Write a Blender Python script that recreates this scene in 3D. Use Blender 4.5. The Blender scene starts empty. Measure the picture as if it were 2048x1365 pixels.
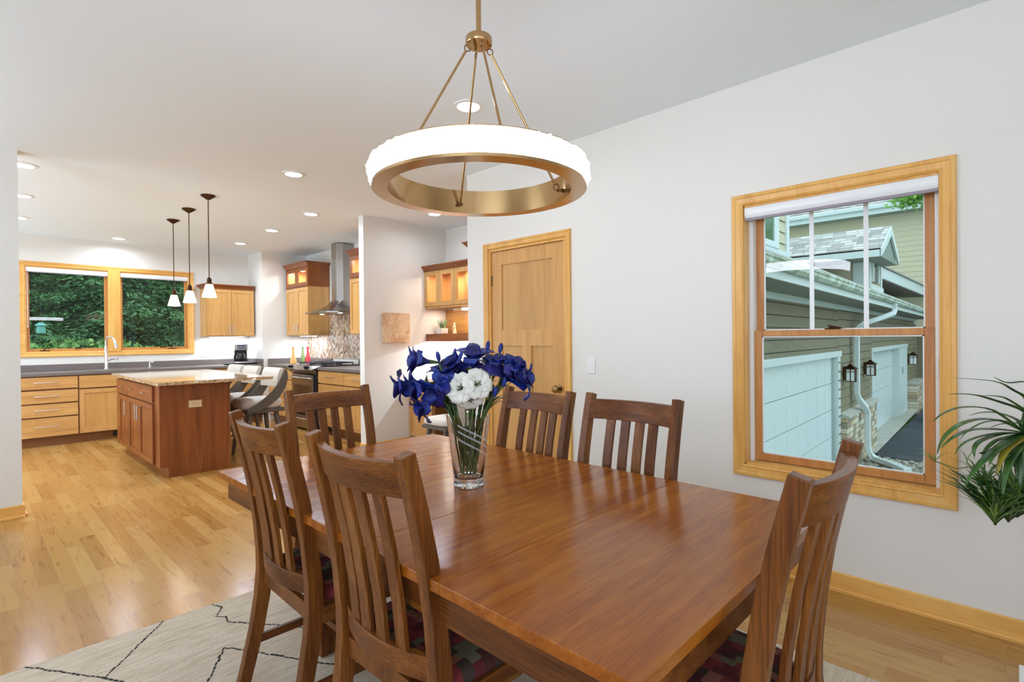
import bpy, bmesh, math, random
from mathutils import Vector, Matrix
PI = math.pi
random.seed(7)
C = bpy.context.scene.collection
rad = math.radians

# ------------------------------------------------------------------ helpers
class MB:
    """collects faces; build() links them as ONE mesh object"""
    def __init__(s): s.v = []; s.f = []; s.mi = []; s.m = 0; s.M = None
    def _add(s, pts, faces):
        n = len(s.v)
        for p in pts:
            p = Vector(p)
            s.v.append(s.M @ p if s.M else p)
        for f in faces:
            s.f.append([n + i for i in f]); s.mi.append(s.m)
        return s
    def box(s, a, b):
        (x0, y0, z0), (x1, y1, z1) = a, b
        x0, x1 = sorted((x0, x1)); y0, y1 = sorted((y0, y1)); z0, z1 = sorted((z0, z1))
        return s._add([(x0,y0,z0),(x1,y0,z0),(x1,y1,z0),(x0,y1,z0),(x0,y0,z1),(x1,y0,z1),(x1,y1,z1),(x0,y1,z1)],
                      [(0,3,2,1),(4,5,6,7),(0,1,5,4),(1,2,6,5),(2,3,7,6),(3,0,4,7)])
    def poly(s, pts): return s._add(pts, [tuple(range(len(pts)))])
    def prism(s, pts, d):
        n = len(pts); d = Vector(d)
        P = [Vector(p) for p in pts]
        fs = [tuple(range(n))[::-1], tuple(range(n, 2*n))]
        fs += [(i, (i+1) % n, n + (i+1) % n, n + i) for i in range(n)]
        return s._add(P + [p + d for p in P], fs)
    def rings(s, R, closed_ring=True, cap=True, loop=False):
        m = len(R[0]); pts = [p for r in R for p in r]; fs = []
        k = len(R)
        for i in range(k if loop else k - 1):
            for j in range(m if closed_ring else m - 1):
                a = i*m + j; b = i*m + (j+1) % m; c = ((i+1) % k)*m + (j+1) % m; d = ((i+1) % k)*m + j
                fs.append((a, b, c, d))
        if cap and not loop and closed_ring:
            fs.append(tuple(range(m))[::-1]); fs.append(tuple((k-1)*m + j for j in range(m)))
        return s._add(pts, fs)
    def tube(s, path, r, n=10, cap=True, loop=False):
        path = [Vector(p) for p in path]; k = len(path)
        rs = r if isinstance(r, (list, tuple)) else [r]*k
        T = []
        for i in range(k):
            if loop: t = path[(i+1) % k] - path[i-1]
            else: t = path[min(i+1, k-1)] - path[max(i-1, 0)]
            T.append(t.normalized())
        u = T[0].orthogonal().normalized(); R = []
        for i in range(k):
            u = (u - T[i]*u.dot(T[i])).normalized(); w = T[i].cross(u)
            R.append([path[i] + (u*math.cos(2*PI*j/n) + w*math.sin(2*PI*j/n))*rs[i] for j in range(n)])
        return s.rings(R, True, cap, loop)
    def lathe(s, prof, c=(0,0,0), n=32, cap=True):
        c = Vector(c)
        R = [[c + Vector((r*math.cos(2*PI*j/n), r*math.sin(2*PI*j/n), z)) for j in range(n)] for r, z in prof]
        return s.rings(R, True, cap)
    def bar(s, path, w, h, side):
        """rectangular bar along path; side = direction of width w"""
        path = [Vector(p) for p in path]; k = len(path); side = Vector(side).normalized(); R = []
        ws = w if isinstance(w, (list, tuple)) else [w]*k
        hs = h if isinstance(h, (list, tuple)) else [h]*k
        for i in range(k):
            t = (path[min(i+1, k-1)] - path[max(i-1, 0)]).normalized()
            sd = (side - t*side.dot(t)).normalized(); up = t.cross(sd)
            R.append([path[i] + sd*a*ws[i]/2 + up*b*hs[i]/2 for a, b in ((-1,-1),(1,-1),(1,1),(-1,1))])
        return s.rings(R)
    def leaf(s, pts, wid, fold=0.25):
        """grass-like blade: V folded strip along pts"""
        pts = [Vector(p) for p in pts]; k = len(pts); R = []
        for i in range(k):
            t = (pts[min(i+1, k-1)] - pts[max(i-1, 0)]).normalized()
            sd = t.cross(Vector((0,0,1)))
            if sd.length < 1e-3: sd = Vector((1,0,0))
            sd.normalize(); up = sd.cross(t)
            x = i/(k-1); w = wid*(min(1, .45 + 2.2*x) * (1 - x**2.2) + .04)
            R.append([pts[i] - sd*w + up*w*fold, pts[i], pts[i] + sd*w + up*w*fold])
        return s.rings(R, False, False)
    def build(s, name, mats, parent=None, smooth=False, bevel=0, seg=2, solid=0, ang=40, sub=0):
        me = bpy.data.meshes.new(name)
        me.from_pydata([tuple(v) for v in s.v], [], s.f)
        mats = mats if isinstance(mats, (list, tuple)) else [mats]
        for m in mats: me.materials.append(m)
        me.polygons.foreach_set('material_index', s.mi)
        bm = bmesh.new(); bm.from_mesh(me); bmesh.ops.recalc_face_normals(bm, faces=bm.faces); bm.to_mesh(me); bm.free()
        if smooth:
            me.polygons.foreach_set('use_smooth', [True]*len(me.polygons))
            me.set_sharp_from_angle(angle=rad(ang))
        me.update()
        o = bpy.data.objects.new(name, me); C.objects.link(o)
        if parent: o.parent = parent
        if solid:
            md = o.modifiers.new('s', 'SOLIDIFY'); md.thickness = solid; md.offset = 0
        if sub:
            md = o.modifiers.new('u', 'SUBSURF'); md.levels = sub; md.render_levels = sub
        if bevel:
            md = o.modifiers.new('b', 'BEVEL'); md.width = bevel; md.segments = seg; md.limit_method = 'ANGLE'; md.angle_limit = rad(40)
        return o

def tag(o, label=None, cat=None, group=None, kind=None):
    if label: o['label'] = label
    if cat: o['category'] = cat
    if group: o['group'] = group
    if kind: o['kind'] = kind
    return o
def thing(name, label, cat, loc=(0,0,0), rz=0, group=None):
    o = bpy.data.objects.new(name, None); C.objects.link(o)
    o.empty_display_size = .1; o.location = loc; o.rotation_euler = (0,0,rz)
    return tag(o, label, cat, group)
def struct(o): o['kind'] = 'structure'; return o
def sroot(name, loc=(0,0,0), rz=0):
    o = bpy.data.objects.new(name, None); C.objects.link(o); o.location = loc; o.rotation_euler = (0,0,rz)
    return struct(o)
def dup(root, loc, rz=0, label=None, group=None):
    def cp(o, parent):
        c = o.copy(); C.objects.link(c)
        if parent: c.parent = parent
        for ch in o.children: cp(ch, c)
        return c
    r = cp(root, None); r.location = loc; r.rotation_euler = (0,0,rz)
    if label: r['label'] = label
    if group: r['group'] = group
    return r
def one(name, mb, mats, label, cat, group=None, **k): return tag(mb.build(name, mats, **k), label, cat, group)

# ------------------------------------------------------------------ materials
def lin(c):
    return tuple((x/12.92 if x <= .04045 else ((x+.055)/1.055)**2.4) for x in [v/255 for v in c]) + (1,)
def newmat(name):
    m = bpy.data.materials.new(name); m.use_nodes = True
    nt = m.node_tree; b = nt.nodes['Principled BSDF']
    return m, nt, b
def setp(b, **k):
    for n, v in k.items():
        n = n.replace('_', ' ')
        if n in b.inputs: b.inputs[n].default_value = v
def mat(name, col, rough=.5, metal=0, **k):
    m, nt, b = newmat(name); setp(b, Base_Color=lin(col), Roughness=rough, Metallic=metal, **k); return m
def ramp(nt, stops):
    r = nt.nodes.new('ShaderNodeValToRGB'); e = r.color_ramp.elements
    e[0].position, e[0].color = stops[0][0], lin(stops[0][1])
    e[1].position, e[1].color = stops[-1][0], lin(stops[-1][1])
    for p, c in stops[1:-1]:
        x = e.new(p); x.color = lin(c)
    return r
def coords(nt, scale=(1,1,1), rnd=True):
    tc = nt.nodes.new('ShaderNodeTexCoord'); mp = nt.nodes.new('ShaderNodeMapping')
    mp.inputs['Scale'].default_value = scale
    nt.links.new(tc.outputs['Object'], mp.inputs['Vector'])
    if rnd:
        oi = nt.nodes.new('ShaderNodeObjectInfo'); mu = nt.nodes.new('ShaderNodeMath'); mu.operation = 'MULTIPLY'; mu.inputs[1].default_value = 37
        nt.links.new(oi.outputs['Random'], mu.inputs[0]); cb = nt.nodes.new('ShaderNodeCombineXYZ')
        for i in range(3): nt.links.new(mu.outputs[0], cb.inputs[i])
        nt.links.new(cb.outputs[0], mp.inputs['Location'])
    return mp.outputs[0]
def mixc(nt, a, b, fac, mode='MIX'):
    x = nt.nodes.new('ShaderNodeMix'); x.data_type = 'RGBA'; x.blend_type = mode
    for i, v in ((6, a), (7, b), (0, fac)):
        if hasattr(v, 'is_linked') or isinstance(v, bpy.types.NodeSocket): nt.links.new(v, x.inputs[i])
        else: x.inputs[i].default_value = v
    return x.outputs[2]
def math_(nt, op, a, b=None):
    x = nt.nodes.new('ShaderNodeMath'); x.operation = op
    for i, v in enumerate((a, b)):
        if v is None: continue
        if isinstance(v, bpy.types.NodeSocket): nt.links.new(v, x.inputs[i])
        else: x.inputs[i].default_value = v
    return x.outputs[0]
def noise(nt, vec, scale, detail=4, rough=.6, dist=0):
    n = nt.nodes.new('ShaderNodeTexNoise'); n.inputs['Scale'].default_value = scale; n.inputs['Detail'].default_value = detail
    n.inputs['Roughness'].default_value = rough; n.inputs['Distortion'].default_value = dist
    nt.links.new(vec, n.inputs['Vector']); return n
def wood(name, dark, mid, light, axis, rough=.3, pores=.25, coat=0, k=1.0, spec=.5, dist=.8):
    m, nt, b = newmat(name)
    s = [14*k]*3; s[axis] = 1.1*k
    n = noise(nt, coords(nt, tuple(s)), 1.0, 5, .62, dist)
    r = ramp(nt, [(.3, dark), (.5, mid), (.72, light)]); nt.links.new(n.outputs[0], r.inputs[0])
    s2 = [260*k]*3; s2[axis] = 7*k
    n2 = noise(nt, coords(nt, tuple(s2)), 1.0, 3, .6)
    r2 = nt.nodes.new('ShaderNodeMapRange'); r2.inputs[1].default_value = .38; r2.inputs[2].default_value = .6
    r2.inputs[3].default_value = 1 - pores; r2.inputs[4].default_value = 1.0
    nt.links.new(n2.outputs[0], r2.inputs[0])
    col = mixc(nt, r.outputs[0], r2.outputs[0], 1.0, 'MULTIPLY')
    nt.links.new(col, b.inputs['Base Color'])
    setp(b, Roughness=rough, Coat_Weight=coat, Coat_Roughness=.12, Specular_IOR_Level=spec)
    return m
def woodset(name, *a, **k): return [wood(f'{name}_{i}', *a, i, **k) for i in range(3)]

MAPLE = woodset('maple_cabinet', (190,138,74), (205,156,89), (219,172,106), rough=.32, pores=.08)
MAPLE_P = woodset('maple_panel', (192,141,74), (204,154,86), (214,166,99), rough=.34, pores=.05, k=.7)
CHERRY = woodset('cherry', (112,58,20), (138,76,28), (160,94,37), rough=.33, pores=.12)
OAK = woodset('dark_oak', (86,45,14), (120,68,22), (148,92,34), rough=.38, pores=.42, spec=.3)
TOPOAK = wood('table_top_oak', (136,68,12), (156,86,18), (174,106,30), 0, rough=.19, pores=.32, coat=0, k=1.6, spec=.3, dist=.35)
TRIM = woodset('honey_trim', (216,156,71), (232,176,88), (240,191,107), rough=.34, pores=.1)
SASH = woodset('sash_wood', (176,111,51), (200,136,70), (214,154,85), rough=.35, pores=.15)
DOORW = woodset('door_maple', (195,140,68), (207,153,81), (217,165,93), rough=.34, pores=.08)
DOORP = woodset('door_panel_maple', (186,136,67), (200,150,80), (211,164,92), rough=.36, pores=.06, k=.6)

def paint(name, col, bump=.05, sc=140):
    m, nt, b = newmat(name); setp(b, Base_Color=lin(col), Roughness=.62)
    n = noise(nt, coords(nt, rnd=False), sc, 3); bp = nt.nodes.new('ShaderNodeBump'); bp.inputs['Strength'].default_value = bump; bp.inputs['Distance'].default_value = .01
    nt.links.new(n.outputs[0], bp.inputs['Height']); nt.links.new(bp.outputs[0], b.inputs['Normal']); return m
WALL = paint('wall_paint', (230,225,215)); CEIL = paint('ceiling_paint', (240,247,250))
WHITE = mat('white_plastic', (236,234,228), .35); ALMOND = mat('almond_plastic', (222,196,152), .4)
IVORY = mat('white_enamel', (240,240,238), .3)
STEEL = mat('stainless', (166,160,154), .28, 1); CHROME = mat('chrome', (225,225,228), .1, 1)
NICKEL = mat('brushed_nickel', (205,200,195), .28, 1)
BRONZE = mat('dark_bronze', (78,52,34), .35, 1); BLACK = mat('black_gloss', (14,14,15), .2); BLACKM = mat('black_iron', (22,22,23), .5)
BRASS = mat('brushed_brass', (188,152,104), .17, 1); BRASSD = mat('antique_brass', (140,112,70), .3, 1)
DARKGAP = mat('cabinet_shadow_wood', (70,40,22), .6)
DARKST = mat('stool_wood', (92,84,74), .45)
GREYRAIL = mat('grey_rail', (150,140,148), .4)
def emis(name, col, st):
    m, nt, b = newmat(name); setp(b, Base_Color=(.8,.8,.8,1), Emission_Color=lin(col), Emission_Strength=st); return m
LEDW = emis('lamp_lens', (255,250,242), 14); PEND = emis('pendant_glass', (255,220,150), 1.35)
LEDSTRIP = emis('led_strip', (255,252,246), 10); CABLIT = emis('puck_lens', (255,232,196), 9)

def glassmat(name, tint=(1,1,1), ior=1.5, k=1.0):
    m = bpy.data.materials.new(name); m.use_nodes = True; nt = m.node_tree; nt.nodes.clear()
    o = nt.nodes.new('ShaderNodeOutputMaterial'); mx = nt.nodes.new('ShaderNodeMixShader')
    t = nt.nodes.new('ShaderNodeBsdfTransparent'); g = nt.nodes.new('ShaderNodeBsdfGlossy'); f = nt.nodes.new('ShaderNodeFresnel')
    t.inputs[0].default_value = (*tint, 1); g.inputs['Roughness'].default_value = .0; f.inputs[0].default_value = ior
    ge = nt.nodes.new('ShaderNodeNewGeometry'); inv = math_(nt, 'SUBTRACT', 1.0, ge.outputs['Backfacing'])
    fac = math_(nt, 'MULTIPLY', math_(nt, 'MULTIPLY', f.outputs[0], inv), k)
    nt.links.new(fac, mx.inputs[0]); nt.links.new(t.outputs[0], mx.inputs[1]); nt.links.new(g.outputs[0], mx.inputs[2]); nt.links.new(mx.outputs[0], o.inputs[0])
    return m
PANE = glassmat('window_pane', (.93,.985,.96)); CGLASS = glassmat('cabinet_glass', (.98,.98,.97), 1.45)
m, nt, b = newmat('crystal_glass'); setp(b, Base_Color=(.97,.98,.98,1), Roughness=.01, Transmission_Weight=1, IOR=1.47); VGLASS = m

# maple strip floor
def floor_mat():
    m, nt, b = newmat('maple_strip_floor')
    tc = nt.nodes.new('ShaderNodeTexCoord'); sp = nt.nodes.new('ShaderNodeSeparateXYZ'); nt.links.new(tc.outputs['Object'], sp.inputs[0])
    W, L = .083, .72
    xs = math_(nt, 'DIVIDE', sp.outputs[0], W); row = math_(nt, 'FLOOR', xs)
    wn = nt.nodes.new('ShaderNodeTexWhiteNoise'); wn.noise_dimensions = '1D'; nt.links.new(row, wn.inputs['W'])
    ys = math_(nt, 'ADD', math_(nt, 'DIVIDE', sp.outputs[1], L), math_(nt, 'MULTIPLY', wn.outputs[0], 7.3)); colm = math_(nt, 'FLOOR', ys)
    wn2 = nt.nodes.new('ShaderNodeTexWhiteNoise'); wn2.noise_dimensions = '2D'
    cb = nt.nodes.new('ShaderNodeCombineXYZ'); nt.links.new(row, cb.inputs[0]); nt.links.new(colm, cb.inputs[1]); nt.links.new(cb.outputs[0], wn2.inputs['Vector'])
    r = ramp(nt, [(0, (172,124,60)), (.25, (182,135,68)), (.6, (190,144,76)), (1, (200,159,92))]); nt.links.new(wn2.outputs[0], r.inputs[0])
    va = nt.nodes.new('ShaderNodeVectorMath'); va.operation = 'ADD'; nt.links.new(tc.outputs['Object'], va.inputs[0])
    sc = nt.nodes.new('ShaderNodeVectorMath'); sc.operation = 'SCALE'; sc.inputs['Scale'].default_value = 9; nt.links.new(wn2.outputs[1], sc.inputs[0]); nt.links.new(sc.outputs[0], va.inputs[1])
    mp = nt.nodes.new('ShaderNodeMapping'); mp.inputs['Scale'].default_value = (16, 1.6, 1); nt.links.new(va.outputs[0], mp.inputs[0])
    n = noise(nt, mp.outputs[0], 1.5, 5, .65, 1.6)
    r2 = ramp(nt, [(.28, (172,128,84)), (.45, (238,232,222)), (1, (255,255,255))]); nt.links.new(n.outputs[0], r2.inputs[0])
    c1 = mixc(nt, r.outputs[0], r2.outputs[0], .75, 'MULTIPLY')
    fx = math_(nt, 'FRACT', xs); fy = math_(nt, 'FRACT', ys)
    gx = math_(nt, 'LESS_THAN', fx, .022); gy = math_(nt, 'LESS_THAN', fy, .003)
    g = math_(nt, 'MULTIPLY', math_(nt, 'MAXIMUM', gx, gy), .45)
    c2 = mixc(nt, c1, lin((120,82,48)), g)
    nt.links.new(c2, b.inputs['Base Color']); setp(b, Roughness=.2, Specular_IOR_Level=.5)
    return m
FLOOR = floor_mat()
def speckle(name, stops, scale, rough, coat=0, dist=0):
    m, nt, b = newmat(name); v = coords(nt, rnd=False)
    n = noise(nt, v, scale, 3, .75, dist); r = ramp(nt, stops); nt.links.new(n.outputs[0], r.inputs[0])
    nt.links.new(r.outputs[0], b.inputs['Base Color']); setp(b, Roughness=rough, Coat_Weight=coat, Coat_Roughness=.05); return m
COUNTER = speckle('grey_laminate', [(.32,(70,62,58)),(.48,(106,96,91)),(.56,(130,120,114)),(.7,(158,146,138))], 260, .3)
GRANITE = speckle('granite', [(.25,(70,52,36)),(.38,(140,108,70)),(.5,(196,164,118)),(.62,(222,200,164)),(.75,(150,122,88))], 46, .07, .3, 1.2)
CREAMFAB = speckle('cream_fabric', [(.3,(196,186,172)),(.7,(224,216,204))], 240, .9)
RUGM = None
def rug_mat():
    m, nt, b = newmat('woven_rug'); v = coords(nt, (9, 90, 30), False)
    n = noise(nt, v, 1.0, 4, .7); r = ramp(nt, [(.3,(186,166,138)),(.5,(212,194,168)),(.7,(228,214,192))]); nt.links.new(n.outputs[0], r.inputs[0])
    n3 = noise(nt, coords(nt, (260,260,260), False), 1.0, 2); r3 = ramp(nt, [(.3,(200,200,200)),(.6,(255,255,255))]); nt.links.new(n3.outputs[0], r3.inputs[0])
    nt.links.new(mixc(nt, r.outputs[0], r3.outputs[0], .6, 'MULTIPLY'), b.inputs['Base Color']); setp(b, Roughness=.95)
    bp = nt.nodes.new('ShaderNodeBump'); bp.inputs['Strength'].default_value = .5; bp.inputs['Distance'].default_value = .006
    nt.links.new(n3.outputs[0], bp.inputs['Height']); nt.links.new(bp.outputs[0], b.inputs['Normal']); return m
RUGM = rug_mat(); RUGL = mat('rug_black_yarn', (34,30,28), .95)
def cell_mat(name, size, stops, rough, axes=(0,1,2), grout=None, gw=.06, bump=False):
    """flat colour per cell"""
    m, nt, b = newmat(name); tc = nt.nodes.new('ShaderNodeTexCoord'); sp = nt.nodes.new('ShaderNodeSeparateXYZ'); nt.links.new(tc.outputs['Object'], sp.inputs[0])
    cb = nt.nodes.new('ShaderNodeCombineXYZ'); g = None; prev = None
    for i, (a, s) in enumerate(zip(axes, size)):
        q = math_(nt, 'DIVIDE', sp.outputs[a], s)
        if i == 1 and prev is not None:
            w0 = nt.nodes.new('ShaderNodeTexWhiteNoise'); w0.noise_dimensions = '1D'; nt.links.new(prev, w0.inputs['W']); q = math_(nt, 'ADD', q, w0.outputs[0])
        fl = math_(nt, 'FLOOR', q); prev = fl; nt.links.new(fl, cb.inputs[i])
        l = math_(nt, 'LESS_THAN', math_(nt, 'FRACT', q), gw if i == 0 else gw*size[0]/size[1]); g = l if g is None else math_(nt, 'MAXIMUM', g, l)
    wn = nt.nodes.new('ShaderNodeTexWhiteNoise'); wn.noise_dimensions = '3D'; nt.links.new(cb.outputs[0], wn.inputs['Vector'])
    r = ramp(nt, stops); r.color_ramp.interpolation = 'CONSTANT'; nt.links.new(wn.outputs[0], r.inputs[0])
    c = r.outputs[0]
    if grout: c = mixc(nt, c, lin(grout), g)
    nt.links.new(c, b.inputs['Base Color']); setp(b, Roughness=rough); return m
MOSAIC = cell_mat('mosaic_tile', (.017, .042), [(0,(120,72,40)),(.12,(206,182,140)),(.3,(228,214,190)),(.45,(168,120,84)),(.55,(176,150,112)),(.66,(92,66,60)),(.72,(214,196,170)),(.84,(178,150,132)),(.92,(140,104,72)),(.97,(190,110,90))], .15, (1,2), (206,198,188), .1)
SEATFAB = cell_mat('checked_cushion_fabric', (.026, .034), [(0,(88,26,30)),(.28,(120,40,40)),(.42,(60,46,36)),(.6,(104,98,70)),(.78,(70,30,26)),(.9,(136,84,62))], .9, (0,1))
def leafmat(name, a, b_, sc=18, rough=.45):
    m, nt, b = newmat(name); n = noise(nt, coords(nt), sc, 3); r = ramp(nt, [(.3, a), (.7, b_)]); nt.links.new(n.outputs[0], r.inputs[0])
    nt.links.new(r.outputs[0], b.inputs['Base Color']); setp(b, Roughness=rough); return m
SPIDER = leafmat('spider_plant_leaf', (28,58,20), (74,112,40), 14, .3); YOUNG = leafmat('plantlet_leaf', (70,110,40), (130,160,70), 20)
YELLOWL = mat('yellowing_leaf', (158,140,40), .4); STEM = leafmat('flower_stem', (52,74,30), (104,122,58), 30); DKLEAF = leafmat('dark_leaf', (30,50,22), (62,86,38), 20)
BLUEP = leafmat('blue_petal', (12,18,78), (38,60,164), 40, .55); PURPP = leafmat('violet_blue_petal', (22,16,66), (50,44,132), 40, .55)
WHITEP = leafmat('white_petal', (226,222,206), (244,242,232), 25, .6)
CONIF = [leafmat('spruce_a', (40,72,42), (116,160,96), 6, .8), leafmat('spruce_b', (28,56,36), (84,124,80), 5, .8), leafmat('spruce_c', (70,114,58), (150,190,116), 6, .8)]
BARK = mat('bark', (58,46,38), .9); GRASS = leafmat('lawn', (70,110,44), (128,162,84), 3, .9)
SIDING = mat('tan_siding', (118,112,84), .7); SIDING2 = mat('cream_siding', (190,182,150), .7); EXTW = mat('exterior_white', (198,208,204), .5); MOSSW = leafmat('mossy_white', (120,134,96), (204,216,206), 5, .6)
STONE = cell_mat('ledge_stone', (.11, .30), [(0,(150,140,112)),(.2,(196,186,158)),(.45,(172,156,124)),(.6,(206,200,180)),(.8,(140,132,112)),(.9,(184,158,118))], .85, (2,0), (92,86,72), .1)
SHINGLE = cell_mat('roof_shingle', (.07, .22), [(0,(150,148,140)),(.25,(176,174,166)),(.5,(196,192,184)),(.75,(164,158,150))], .9, (2,1), (116,114,108), .12)
ASPHALT = speckle('asphalt', [(.3,(38,46,50)),(.7,(62,70,74))], 30, .9); CONCR = speckle('concrete', [(.3,(158,156,142)),(.7,(190,188,174))], 6, .9)
GRAVEL = speckle('gravel', [(.3,(64,62,52)),(.45,(128,124,108)),(.6,(180,176,158)),(.75,(100,90,76))], 16, .9)
TEAL = mat('feeder_teal', (126,188,178), .5); LANTG = mat('lantern_glass', (226,232,226), .3)
SOFFIT = mat('soffit_grey', (122,134,122), .7)

# ------------------------------------------------------------------ camera
fpx, yaw, pitch, roll = 1047.9, rad(46.091), rad(-.3331), rad(-.5545)
fw = Vector((math.sin(yaw)*math.cos(pitch), math.cos(yaw)*math.cos(pitch), math.sin(pitch)))
r0 = Vector((math.cos(yaw), -math.sin(yaw), 0)); u0 = r0.cross(fw)
rt = r0*math.cos(roll) + u0*math.sin(roll); up = -r0*math.sin(roll) + u0*math.cos(roll)
cam = bpy.data.cameras.new('camera'); co = bpy.data.objects.new('camera', cam); C.objects.link(co)
H = 1.305
co.matrix_world = Matrix(((rt.x, up.x, -fw.x, 0), (rt.y, up.y, -fw.y, 0), (rt.z, up.z, -fw.z, H), (0,0,0,1)))
cam.sensor_width = 36; cam.lens = fpx/2048*36; cam.clip_start = .02; cam.clip_end = 300
bpy.context.scene.camera = co

# ------------------------------------------------------------------ room shell
CE = 2.74; A = 3.07
def wallbox(name, *boxes):
    mb = MB()
    for a, b in boxes: mb.box(a, b)
    return struct(mb.build(name, WALL))
struct(MB().box((-2.7,-2.1,-.12), (4.6,9.55,0)).build('floor', FLOOR))
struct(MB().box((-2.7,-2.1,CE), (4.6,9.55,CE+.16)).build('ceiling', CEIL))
W0, W1, WZ0, WZ1 = .251, 1.117, .573, 2.043      # right window opening
D0, D1, DZ = 2.398, 3.222, 2.05                   # door opening
XW = 3.27
wallbox('wall_right', ((A,-2.1,0),(XW,W0,CE)), ((A,W0,0),(XW,W1,WZ0)), ((A,W0,WZ1),(XW,W1,CE)), ((A,W1,0),(XW,D0,CE)), ((A,D0,DZ),(XW,D1,CE)), ((A,D1,0),(XW,3.49,CE)))
NX = 4.394; PY = 5.43
wallbox('wall_alcove_south', ((XW,3.37,0),(4.6,3.49,CE)))
wallbox('wall_alcove_right', ((NX,3.49,0),(4.6,PY,CE)))
wallbox('wall_pillar', ((3.18,PY,0),(4.6,5.53,CE)))
KX = 4.03
wallbox('wall_kitchen_right', ((KX,5.53,0),(4.2,8.77,CE)))
wallbox('wall_kitchen_corner', ((3.30,8.77,0),(4.2,9.55,CE)))
K = 9.36
KW = (.523, 2.42, 1.17, 2.32)
wallbox('wall_back', ((-2.7,K,0),(KW[0],9.55,CE)), ((KW[0],K,0),(KW[1],9.55,KW[2])), ((KW[0],K,KW[3]),(KW[1],9.55,CE)), ((KW[1],K,0),(3.30,9.55,CE)))
wallbox('wall_left', ((-2.7,5.36,0),(.272,5.48,CE)))
# far sides of the room, behind the camera: unseen windows added to let sky light in
wallbox('wall_west', ((-2.7,-1.9,0),(-2.5,-1.8,CE)), ((-2.7,-1.8,0),(-2.5,.55,.9)), ((-2.7,-1.8,2.64),(-2.5,.55,CE)), ((-2.7,.55,0),(-2.5,3.15,CE)), ((-2.7,3.15,0),(-2.5,5.2,.9)), ((-2.7,3.15,2.64),(-2.5,5.2,CE)), ((-2.7,5.2,0),(-2.5,5.6,CE)), ((-2.7,5.6,2.64),(-2.5,9.2,CE)), ((-2.7,9.2,0),(-2.5,9.36,CE)))
wallbox('wall_south', ((-2.7,-2.1,0),(-2.2,-1.9,CE)), ((-2.2,-2.1,0),(1.15,-1.9,.5)), ((-2.2,-2.1,2.6),(1.15,-1.9,CE)), ((1.15,-2.1,0),(A,-1.9,CE)))
def added_window(name, a, b, axis):
    r = sroot(name); mb = MB()
    n = 3
    for i in range(n+1):
        t = i/n
        if axis == 0: x = a[0] + (b[0]-a[0])*t; mb.box((x-.04, a[1]-.03, a[2]), (x+.04, a[1]+.03, b[2]))
        else: y = a[1] + (b[1]-a[1])*t; mb.box((a[0]-.03, y-.04, a[2]), (a[0]+.03, y+.04, b[2]))
    for z in (a[2]+.04, b[2]-.04):
        if axis == 0: mb.box((a[0]+.04, a[1]-.025, z-.04), (b[0]-.04, a[1]+.025, z+.04))
        else: mb.box((a[0]-.025, a[1]+.04, z-.04), (a[0]+.025, b[1]-.04, z+.04))
    mb.build('window_frame', TRIM[2], r)
added_window('added_window_3', (-2.6,-1.76,.9), (-2.6,.51,2.64), 1); added_window('added_window_6', (-2.6,3.19,.9), (-2.6,5.16,2.64), 1)
added_window('added_window_5', (-2.6,5.64,.0), (-2.6,9.16,2.64), 1)  # made-up kitchen opening, added so sky light reaches the kitchen ceiling
added_window('added_window_4', (-2.16,-2.0,.5), (1.11,-2.0,2.6), 0)

# baseboards with shoe moulding
def baseboard(name, p0, p1, nrm, h=.094):
    p0 = Vector((*p0, 0)); p1 = Vector((*p1, 0)); n = Vector((*nrm, 0)); mb = MB()
    for t, hh, z0 in ((.013, h, 0), (.03, .02, 0)):
        pts = [p0, p0 + n*t, p0 + n*t + Vector((0,0,hh-.004)), p0 + n*(t-.005) + Vector((0,0,hh)), p0 + Vector((0,0,hh))]
        mb.prism(pts, p1 - p0)
    ax = 0 if abs(p1.x-p0.x) > abs(p1.y-p0.y) else 1
    return struct(mb.build(name, TRIM[ax], bevel=.002))
baseboard('baseboard_right', (A,-1.9), (A,2.36), (-1,0)); baseboard('baseboard_right', (A,3.275), (A,3.49), (-1,0))
baseboard('baseboard_left', (-2.5,5.36), (.285,5.36), (0,-1)); baseboard('baseboard_left', (.272,5.36), (.272,5.48), (1,0))
baseboard('baseboard_pillar', (3.18,PY), (3.79,PY), (0,-1)); baseboard('baseboard_pillar', (3.18,PY), (3.18,5.53), (-1,0))
baseboard('baseboard_alcove', (NX,3.49), (NX,4.9), (-1,0))

def casing(mb, y0, y1, z0, z1, w, fn, bottom=True, t=.02):
    """mitred moulded frame; fn(a, z, n) maps to world; steps give the moulded profile"""
    prof = [(0, t*.55), (w*.12, t*.8), (w*.2, t*.62), (w*.62, t*.8), (w*.7, t), (w*.93, t), (w, t*.7)]
    # corners: inner rectangle (y0,z0)-(y1,z1), growing outwards by d
    def ring(d, n): 
        return [fn(y0-d, z0-(d if bottom else 0), n), fn(y1+d, z0-(d if bottom else 0), n), fn(y1+d, z1+d, n), fn(y0-d, z1+d, n)]
    R = [ring(0, 0)] + [ring(d, n) for d, n in prof] + [ring(w, 0)]
    for i in range(len(R)-1):
        for j in range(4):
            if not bottom and j == 0: continue
            k = (j+1) % 4
            mb._add([R[i][j], R[i][k], R[i+1][k], R[i+1][j]], [(0,1,2,3)])
    if not bottom:
        for j in (0, 1): mb._add([r[j] for r in R], [tuple(range(len(R)))])

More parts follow.
